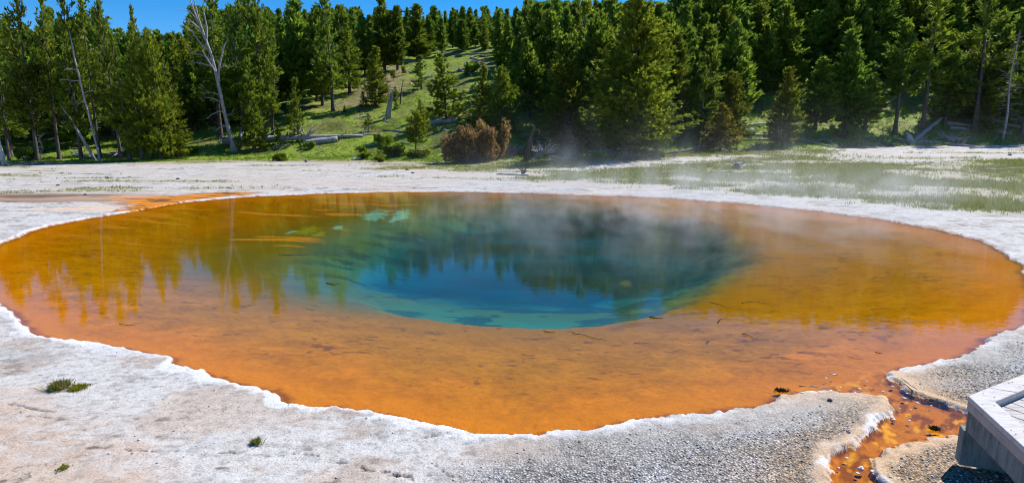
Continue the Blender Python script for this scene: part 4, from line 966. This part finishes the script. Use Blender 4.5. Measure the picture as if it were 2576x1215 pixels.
# ------------------------------------------------------------------ grass
def grass(name, label, pts, matname, nb, h0, h1, wd, seed, yellow=0.0):
    rng = np.random.default_rng(seed); n = len(pts)
    H = rng.uniform(h0, h1, n) * (0.45 + 0.55 * sst(-4, 6, pts[:, 0]))
    P = np.repeat(pts, nb, 0); P = P + np.concatenate([rng.normal(0, 0.09, (len(P), 2)), np.zeros((len(P), 1))], 1)
    d = rng.normal(0, 0.32, P.shape); d[:, 2] = 1; L = np.repeat(H, nb)[:, None] * rng.uniform(0.5, 1.2, (len(P), 1))
    a = rng.uniform(0, 3.14, len(P)); w = np.stack([np.cos(a), np.sin(a), 0 * a], 1) * wd
    V = np.stack([P - w, P + w, P + d * L], 1).reshape(-1, 3); Q = np.arange(len(V)).reshape(-1, 3)
    me = new_mesh(name, V, Q, [M[matname]])
    ti = np.clip(np.repeat(np.repeat(rng.uniform(0.1, 0.75, n) + yellow, nb), 3) + np.tile([-.1, -.1, .15], len(P)), 0, 1)
    at_ = me.attributes.new('tint', 'FLOAT', 'POINT'); at_.data.foreach_set('value', ti.astype(np.float32))
    tag(link(name, me), label, 'grass', kind='stuff')
gx = rs.uniform(0, 1, 170000); yy = 20 + 50 * gx ** 1.1; xx = yy * rs.uniform(-0.9, 0.95, 170000)
z_, _, _, sd_, tf_, md_ = ground(xx, yy)
kp = (rs.uniform(0, 1, len(xx)) < md_ * 0.8) & (sd_ > 0.6) & (tf_ < 0.5)
grass('meadow_grass', 'thin green and straw coloured grass on the pale flats round the pool', np.stack([xx, yy, z_], 1)[kp], 'grass', 5, 0.08, 0.28, 0.014, 5)
yy = 40 + 90 * rs.uniform(0, 1, 200000) ** 1.5; xx = yy * rs.uniform(-0.9, 0.9, 200000)
z_, c_, _, sd_, tf_, md_ = ground(xx, yy)
px_, py_ = proj(xx, yy, z_)
_d = np.minimum(sdf(px_, py_, CLEAR, 60.0), np.where(yy - edge_y(xx) < 14, -1, 9))
kp = (tf_ > 0.6) & (_d < 8) & (rs.uniform(0, 1, len(xx)) < np.clip(1.6 * fbm(xx * 0.7, yy * 0.7, 91, 4) + 0.42, 0.03, 1)) & (yy - edge_y(xx) < 85)
grass('hill_grass', 'short bright green grass on the open hillside and under the trees', np.stack([xx, yy, z_], 1)[kp], 'turf', 6, 0.10, 0.42, 0.026, 6, -0.15)

sel = (tf_ > 0.6) & (_d < 8) & (rs.uniform(0, 1, len(xx)) < np.clip(1.8 * fbm(xx * 0.5 + 40, yy * 0.5, 95, 4) - 0.05, 0.01, 1))
grass('dry_hill_grass', 'dry straw coloured grass and weeds mixed into the open hillside', np.stack([xx, yy, z_], 1)[sel], 'grass', 5, 0.10, 0.40, 0.022, 7, 0.12)
for k in range(22):
    while True:
        a_, b_ = DR.uniform(690, 1330), DR.uniform(170, 392)
        if sdf(np.array([a_]), np.array([b_]), CLEAR, 90.0)[0] < -8: break
    p = hit(a_, b_); h_ = DR.uniform(0.8, 2.4)
    place_tree(DR.choice(['young0', 'young1', 'roundpine', 'young1']), p, h_, h_ * DR.uniform(0.26, 0.38), 'small young pine sapling scattered on the open grassy slope', 'saplings on the open slope', rng=RNG, name='pine_sapling')
for k in range(16):
    while True:
        a_, b_ = DR.uniform(660, 1330), DR.uniform(150, 395)
        if sdf(np.array([a_]), np.array([b_]), CLEAR, 90.0)[0] < -4: break
    log((a_, b_), (a_ + DR.uniform(-45, 45), b_ + DR.uniform(-7, 7)), DR.uniform(2.5, 5), DR.uniform(1.5, 3), 'weathered stick of deadfall lying in the grass of the open slope', DR.choice(['grey', 'pale', 'dark']), 2, 0.7, 'deadfall sticks on the open slope', name='deadfall_stick')
# ------------------------------------------------------------------ stones, chips and sticks
def rock(p, r, mname, name, label, cat, seed, flat=0.6, group=None):
    rng = np.random.default_rng(seed); mb = MB(); nu, nv = 9, 6; V = []
    for j in range(nv + 1):
        f = math.pi * j / nv
        for i in range(nu):
            a = 2 * math.pi * i / nu; q = r * (1 + rng.uniform(-0.22, 0.22))
            V.append((math.cos(a) * math.sin(f) * q, math.sin(a) * math.sin(f) * q * 0.85, math.cos(f) * q * flat))
    mb.add(V, [(j * nu + i, (j + 1) * nu + i, (j + 1) * nu + (i + 1) % nu, j * nu + (i + 1) % nu) for j in range(nv) for i in range(nu)])
    o = mb.build(name, M[mname], None, True); o.location = p; o.rotation_euler = (0, 0, rng.uniform(0, 6))
    return tag(o, label, cat, group)
def pebbles(name, label, xy, r0, r1, mname, seed):
    rng = np.random.default_rng(seed); n = len(xy); z = ground(xy[:, 0], xy[:, 1], False)
    o6 = np.array([(1, 0, 0), (0, 1, 0), (-1, 0, 0), (0, -1, 0), (0, 0, .7), (0, 0, -.7)], float)
    f8 = np.array([(0, 1, 4), (1, 2, 4), (2, 3, 4), (3, 0, 4), (1, 0, 5), (2, 1, 5), (3, 2, 5), (0, 3, 5)])
    r = (r0 + (r1 - r0) * rng.uniform(0, 1, n) ** 3)[:, None, None]
    a = rng.uniform(0, 6.28, n); ca, sa = np.cos(a)[:, None], np.sin(a)[:, None]
    P = o6[None] * rng.uniform(0.55, 1.3, (n, 6, 3)); P = np.stack([P[:, :, 0] * ca - P[:, :, 1] * sa, P[:, :, 0] * sa + P[:, :, 1] * ca, P[:, :, 2]], 2) * r
    P = P + np.stack([xy[:, 0], xy[:, 1], z + r[:, 0, 0] * 0.25], 1)[:, None, :]
    me = new_mesh(name, P.reshape(-1, 3), (f8[None] + 6 * np.arange(n)[:, None, None]).reshape(-1, 3), [M[mname]])
    at_ = me.attributes.new('tint', 'FLOAT', 'POINT'); at_.data.foreach_set('value', np.repeat(rng.uniform(0, 1, n), 6).astype(np.float32))
    tag(link(name, me), label, 'gravel', kind='stuff')
def gravel_mat():
    m, nt, b = mat('loose_gravel'); a = nd(nt, 'ShaderNodeAttribute', attribute_name='tint')
    nt.links.new(ramp(nt, a.outputs['Fac'], [(0, (0.17, 0.16, 0.15)), (0.3, (0.38, 0.365, 0.35)), (0.7, (0.52, 0.51, 0.50)), (1, (0.62, 0.61, 0.60))]), b.inputs['Base Color'])
    b.inputs['Roughness'].default_value = 0.9; return m
M['gravel'] = gravel_mat()
yy = 3.2 + 7.5 * rs.uniform(0, 1, 60000); xx = rs.uniform(-1.0, 9.5, 60000)
_, _, prm_, sd_, _, _ = ground(xx, yy)
kp = (rs.uniform(0, 1, len(xx)) < prm_[:, 0] ** 2) & (sd_ > 0.12)
pebbles('gravel', 'loose grey and white gravel on the ground round the runoff stream', np.stack([xx, yy], 1)[kp], 0.004, 0.016, 'gravel', 8)
yy = 3.2 + 9 * rs.uniform(0, 1, 16000); xx = rs.uniform(-9.5, 1.5, 16000)
sd_ = sdf(xx, yy, POOL); n_ = fbm(xx * 0.9, yy * 0.9, 88, 4)
kp = (sd_ > 0.15) & (rs.uniform(0, 1, len(xx)) < np.clip(0.25 + 3 * n_, 0.03, 1))
pebbles('sinter_crumbs', 'loose crumbs and flakes on the white ground at the left', np.stack([xx, yy], 1)[kp], 0.003, 0.016, 'gravel', 9)
CHIPS = [(2079, 949, 6), (2098, 940, 7), (2116, 973, 5), (2162, 975, 5), (2181, 956, 5), (2221, 983, 7), (2245, 970, 7), (2282, 987, 6), (2275, 999, 8), (2308, 1011, 7), (2343, 1018, 5), (2262, 1024, 5), (2249, 1053, 7), (2288, 1055, 6), (2292, 1028, 4),
         (2130, 1149, 8), (2158, 1187, 8), (2195, 1185, 9), (2110, 1173, 6), (2018, 995, 8), (2060, 992, 6), (2090, 988, 6), (2150, 984, 6), (2120, 990, 5), (2175, 986, 5)]
for k, (x, y, w) in enumerate(CHIPS):
    q = at(x, y, 0.0); g = gz(q[0], q[1]); r = w * 0.62 * math.hypot(q[1], CAMZ) / F
    rock((q[0], q[1], max(g, -0.01) + r * 0.1), r, 'sinter', 'sinter_chip', 'white sinter chip lying in the orange runoff channel mouth', 'stone chip', 200 + k, 0.28, 'white chips in the runoff channel')
for (x, y, w, m_, lab) in ((2168, 1165, 13, 'sinter', 'largest white sinter lump in the lower runoff stream'), (2136, 1083, 7, 'stone', 'round grey pebble on the gravel beside the runoff stream'),
    (2088, 1002, 10, 'darkstone', 'dark angular stone on the gravel at the channel mouth'), (107, 437, 0, '', '')):
    if not w: continue
    q = at(x, y, 0.05); r = w * 0.6 * math.hypot(q[1], CAMZ) / F
    rock((q[0], q[1], max(gz(q[0], q[1]), -0.01) + r * 0.25), r, m_, 'stone', lab, 'stone', x, 0.7)
FAR = [(271, 449, 'dark stone on the left white flat, nearest the orange runoff'), (448, 452, 'flat dark stone on the white flat behind the runoff'), (146, 468, 'dark stone alone on the white flat near the left edge'),
       (215, 492, 'dark lump beside the brown left runoff'), (1025, 429, 'black stone on the pale flat below the small shrub'), (1038, 437, 'black flat stone on the pale flat in front of another'), (1312, 421, 'small dark stone on the green strip'),
       (2540, 392, 'dark stone on the pale flat at the right'), (1965, 397, 'dark clod on the pale strip before the column shaped pine')]
for k, (x, y, lab) in enumerate(FAR):
    q = hit(x, y); r = 5.0 * q[1] / F; rock((q[0], q[1], q[2] + r * 0.2), r, 'darkstone', 'stone', lab, 'stone', 300 + k, 0.5)
for k, (x, y, w, lab) in enumerate(((1884, 333, 28, 'big grey boulder on the slope right of the ochre pine'), (1390, 350, 18, 'grey boulder above the dark log behind the root plate'), (2322, 345, 10, 'small boulder on the sunlit grass gap'), (1118, 330, 13, 'boulder in shade below the dark grey log'), (1310, 372, 10, 'boulder behind the brown stump'), (895, 284, 6, 'stone on the open slope below the bare footed conifer'), (1000, 275, 6, 'stone right of the splintered stump log'))):
    q = hit(x, y); r = 0.5 * w * q[1] / F; rock((q[0], q[1], q[2] + r * 0.15), r, 'stone', 'boulder', lab, 'boulder', 400 + k, 0.6)

def stick(pts, w, mname, label, z=0.012, name='stick'):
    P = [Vector(at(x, y, z)) for x, y in pts]; o = P[0].copy(); mb = MB(); r = 0.3 * w * math.hypot(P[0].y, CAMZ) / F
    n = len(P); mb.tube([p - o for p in P], [r * (1 - 0.5 * i / max(n - 1, 1)) for i in range(n)], 6, True, 0.12, DR)
    q = mb.build(name, M[mname], None, True); q.location = o; return tag(q, label, 'stick')
stick([(2038, 971), (2060, 974), (2084, 976)], 7, 'pale', 'white stick at the mouth of the runoff channel', 0.03)
stick([(2010, 971), (2026, 972), (2040, 973)], 4, 'brown', 'thin brown stick end beside the white stick', 0.02)
stick([(2086, 939), (2098, 943), (2112, 944)], 4, 'grey', 'small pale stick floating above the channel mouth', 0.02)
stick([(2140, 982), (2155, 984), (2174, 988)], 4, 'pale', 'thin white sliver at the tip of the gravel spit', 0.04)
stick([(1634, 797), (1650, 800), (1668, 800)], 7, 'dark', 'dark waterlogged branch at the near edge of the blue vent')
stick([(1805, 812), (1812, 802), (1830, 800)], 5, 'dark', 'dark curled twig in the orange shallows right of the vent')
stick([(1368, 833), (1385, 836), (1396, 835)], 5, 'dark', 'short dark twig in the middle of the orange shallows')
stick([(1440, 838), (1470, 842), (1490, 850), (1525, 855)], 3.5, 'dark', 'long thin dark twig right of the short one')
stick([(1867, 839), (1880, 842), (1893, 848)], 4, 'ochre', 'yellowish floating leaf stem in the right shallows')
stick([(2202, 885), (2212, 888), (2220, 887)], 4, 'dark', 'dark twig near the right inner shore')
stick([(2132, 896), (2150, 902), (2172, 904)], 2.5, 'dark', 'thin dark twig left of the right inner shore')
stick([(1865, 762), (1900, 758), (1935, 765)], 3, 'dark', 'thin dark arched twig beyond the vent on the right')
stick([(1785, 760), (1810, 766), (1835, 776)], 3, 'dark', 'thin dark slanting twig at the right rim of the vent')
stick([(822, 712), (840, 716), (855, 714)], 6, 'dark', 'dark waterlogged lump at the left rim of the vent')
stick([(700, 640), (740, 642), (790, 640)], 3, 'dark', 'long dark sunken twig in the olive water on the left')
stick([(300, 815), (325, 818), (340, 817)], 3, 'ochre', 'yellow straw in the left shallows')
stick([(2268, 950), (2290, 968), (2308, 980)], 5, 'pale', 'flat pale plank sliver along the channel bank', 0.06)

def clump(px, py, wpx, label, seed):
    b = at(px, py, 0.0); R = wpx * math.hypot(b[1], CAMZ) / F; rng = np.random.default_rng(seed); n = 120
    P = rng.normal(0, 0.26, (n, 3)) * np.array([R, R * 0.45, 0]); D = np.stack([P[:, 0] / R, P[:, 1] / R, np.full(n, 0.3)], 1)
    V, Q, ti = blades(P, D, rng, 4, 0.035, 0.006, 0.5, 0.1, rng.uniform(0, 0.5, n)); V[:, 2] = np.maximum(V[:, 2], 0.004)
    me = new_mesh('grass_or_debris_clump', V, Q, [M['dark']]); o = link('grass_or_debris_clump', me); o.location = b  # stranded debris modelled as short dark blades, not grass
    return tag(o, label, 'debris')
clump(1966, 984, 24, 'dark reddish clump of debris in the shallows near the channel mouth', 1)
clump(2352, 1080, 13, 'small dark clump of debris stranded in the runoff by the boardwalk', 2)

# ------------------------------------------------------------------ boardwalk
def build_boardwalk():
    zt = 0.62; zc = zt + 0.07                                   # deck and kerb height
    A = at(2435, 995, zc)[:2]; B = at(2575, 940, zc)[:2]; C = at(2576, 1124, zc)[:2]
    e1 = (B - A) / np.linalg.norm(B - A); e2 = (C - A) / np.linalg.norm(C - A)
    n1 = np.array([e1[1], -e1[0]]); n2 = np.array([-e2[1], e2[0]])
    if np.dot(n1, e2) < 0: n1 = -n1
    if np.dot(n2, e1) < 0: n2 = -n2
    W = 0.165; L1, L2 = 3.2, 2.6
    def corner(d):                                              # offset corner by d inwards on both sides
        m = np.array([n1, n2]); return A + np.linalg.solve(m, np.array([d, d]))
    root = empty('boardwalk', (A[0], A[1], 0)); o = np.array([A[0], A[1]])
    def pr(P, z0, z1, nm, mt, bev=0.006):
        mb = MB(); P = [np.array(p) - o for p in P]
        ar = sum(P[i][0] * P[(i + 1) % len(P)][1] - P[(i + 1) % len(P)][0] * P[i][1] for i in range(len(P)))
        if ar < 0: P = P[::-1]
        mb.prism(P, z0, z1); return mb.build(nm, M[mt], root, bevel=bev)
    I = corner(W); gap = 0.006
    # top kerb: two boards meet in a mitre a little way along the far side
    j = 0.34
    pr([A, A + e1 * j, I + e1 * (j - np.dot(I - A, e1) + 0.10), I, I + e2 * L2, A + e2 * L2], zc - 0.045, zc, 'kerb_board', 'deck')
    j2 = j + gap; pr([A + e1 * j2, A + e1 * L1, I + e1 * L1, I + e1 * (j2 - np.dot(I - A, e1) + 0.10)], zc - 0.045, zc, 'kerb_board', 'deck')
    # kerb riser under it, set back 4 mm
    K = corner(0.004); Ki = corner(W - 0.004)
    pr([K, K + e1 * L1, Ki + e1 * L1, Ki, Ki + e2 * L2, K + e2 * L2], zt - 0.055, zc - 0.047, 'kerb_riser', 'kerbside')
    # planks run parallel to the near kerb-to-shore direction
    pd = at(2576, 1021, zt)[:2] - at(2482, 989, zt)[:2]; pd = pd / np.linalg.norm(pd); pn = np.array([-pd[1], pd[0]])
    if np.dot(pn, e1) < 0: pn = -pn
    pw = 0.14
    def clip(P, q, n):                                          # keep the side dot(p-q,n) > 0
        out = []
        for i in range(len(P)):
            a, b = P[i], P[(i + 1) % len(P)]; da, db = np.dot(a - q, n), np.dot(b - q, n)
            if da >= 0: out.append(a)
            if (da >= 0) != (db >= 0): out.append(a + (b - a) * da / (da - db))
        return out
    D = corner(W - 0.002)
    for k in range(-16, 22):
        s0 = D + pn * (k * pw + 0.007); s1 = D + pn * ((k + 1) * pw - 0.007)
        P = [s0 - pd * 4, s0 + pd * 4, s1 + pd * 4, s1 - pd * 4]
        P = clip(P, D, n1); P = clip(P, D, n2) if len(P) > 2 else P
        P = clip(P, A + e1 * L1, -e1) if len(P) > 2 else P; P = clip(P, A + e2 * L2, -e2) if len(P) > 2 else P
        if len(P) > 2: pr(P, zt - 0.04, zt + DR.uniform(-0.001, 0.001), 'plank', 'plank', 0.003)
    # rim joists
    J = corner(0.012); Jt = 0.05
    zj0, zj1 = zt - 0.235, zt - 0.057
    Jn = corner(0.012 + Jt)
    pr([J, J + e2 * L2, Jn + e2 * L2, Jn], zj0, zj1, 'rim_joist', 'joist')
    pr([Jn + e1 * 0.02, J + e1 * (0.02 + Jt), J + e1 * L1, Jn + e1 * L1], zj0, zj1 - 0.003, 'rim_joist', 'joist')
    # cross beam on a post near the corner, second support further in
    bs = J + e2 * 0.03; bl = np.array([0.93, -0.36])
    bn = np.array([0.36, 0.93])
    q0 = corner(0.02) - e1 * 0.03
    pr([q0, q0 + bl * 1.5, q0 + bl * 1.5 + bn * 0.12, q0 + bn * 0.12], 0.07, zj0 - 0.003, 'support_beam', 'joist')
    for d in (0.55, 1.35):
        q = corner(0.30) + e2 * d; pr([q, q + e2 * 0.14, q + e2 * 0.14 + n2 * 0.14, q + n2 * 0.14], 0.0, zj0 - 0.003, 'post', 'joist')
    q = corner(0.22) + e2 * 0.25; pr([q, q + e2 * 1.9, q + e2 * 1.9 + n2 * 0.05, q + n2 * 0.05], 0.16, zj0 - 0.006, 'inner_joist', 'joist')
    mb = MB()                                                   # screw heads in the kerb
    for d in (0.06, 0.5, 0.56, 1.1, 1.6):
        for w in (0.04, 0.12):
            for b_, e, n in ((A, e1, n1), (A, e2, n2)):
                p = b_ + e * (d + 0.10) + n * w - o; mb.tube([(p[0], p[1], zc - 0.003), (p[0], p[1], zc + 0.0015)], 0.006, 8)
    mb.build('screw_heads', M['dark'], root)
    tag(root, 'corner of a pale boardwalk with a raised kerb at the right above the runoff stream', 'boardwalk')
build_boardwalk()

# ------------------------------------------------------------------ steam over the pool
def build_steam():
    m = bpy.data.materials.new('drifting_steam'); m.use_nodes = True; nt = m.node_tree; nt.nodes.clear()
    out = nd(nt, 'ShaderNodeOutputMaterial'); pv = nd(nt, 'ShaderNodeVolumePrincipled')
    pv.inputs['Color'].default_value = (0.95, 0.96, 1.0, 1); pv.inputs['Anisotropy'].default_value = 0.25
    tc = nd(nt, 'ShaderNodeTexCoord').outputs['Object']
    sp_ = nd(nt, 'ShaderNodeSeparateXYZ'); nt.links.new(tc, sp_.inputs[0]); X, Y, Z = sp_.outputs
    mp = nd(nt, 'ShaderNodeMapping'); mp.inputs['Scale'].default_value = (0.75, 0.42, 0.50); nt.links.new(tc, mp.inputs[0])
    n = nd(nt, 'ShaderNodeTexNoise', Scale=1.0, Detail=4.0, Roughness=0.55, Distortion=0.9); nt.links.new(mp.outputs[0], n.inputs['Vector'])
    cloud = ramp(nt, n.outputs[0], [(0.475, 0.0), (0.68, 1.0)])
    hgt = mth(nt, 'POWER', 2.718, mth(nt, 'MULTIPLY', Z, -1.5))
    edge = mth(nt, 'MULTIPLY', ramp(nt, mth(nt, 'DIVIDE', mth(nt, 'ADD', X, 5.0), 27.0), [(0.0, 0.0), (0.3, 0.8), (0.6, 1.0), (0.85, 0.7), (1.0, 0.0)]),
               ramp(nt, mth(nt, 'DIVIDE', mth(nt, 'SUBTRACT', Y, 10.0), 26.0), [(0.0, 0.0), (0.35, 0.8), (0.7, 1.0), (1.0, 0.0)]))
    d = mth(nt, 'MULTIPLY', mth(nt, 'MULTIPLY', cloud, hgt), mth(nt, 'MULTIPLY', edge, 0.42))
    nt.links.new(d, pv.inputs['Density']); nt.links.new(pv.outputs[0], out.inputs['Volume'])
    m.cycles.volume_step_rate = 0.4
    mb = MB(); mb.prism([(-5, 10), (22, 10), (22, 36), (-5, 36)], 0.09, 5.0)
    o = mb.build('steam', m); tag(o, 'thin white steam drifting over the far half of the pool', 'steam', kind='stuff')
build_steam()
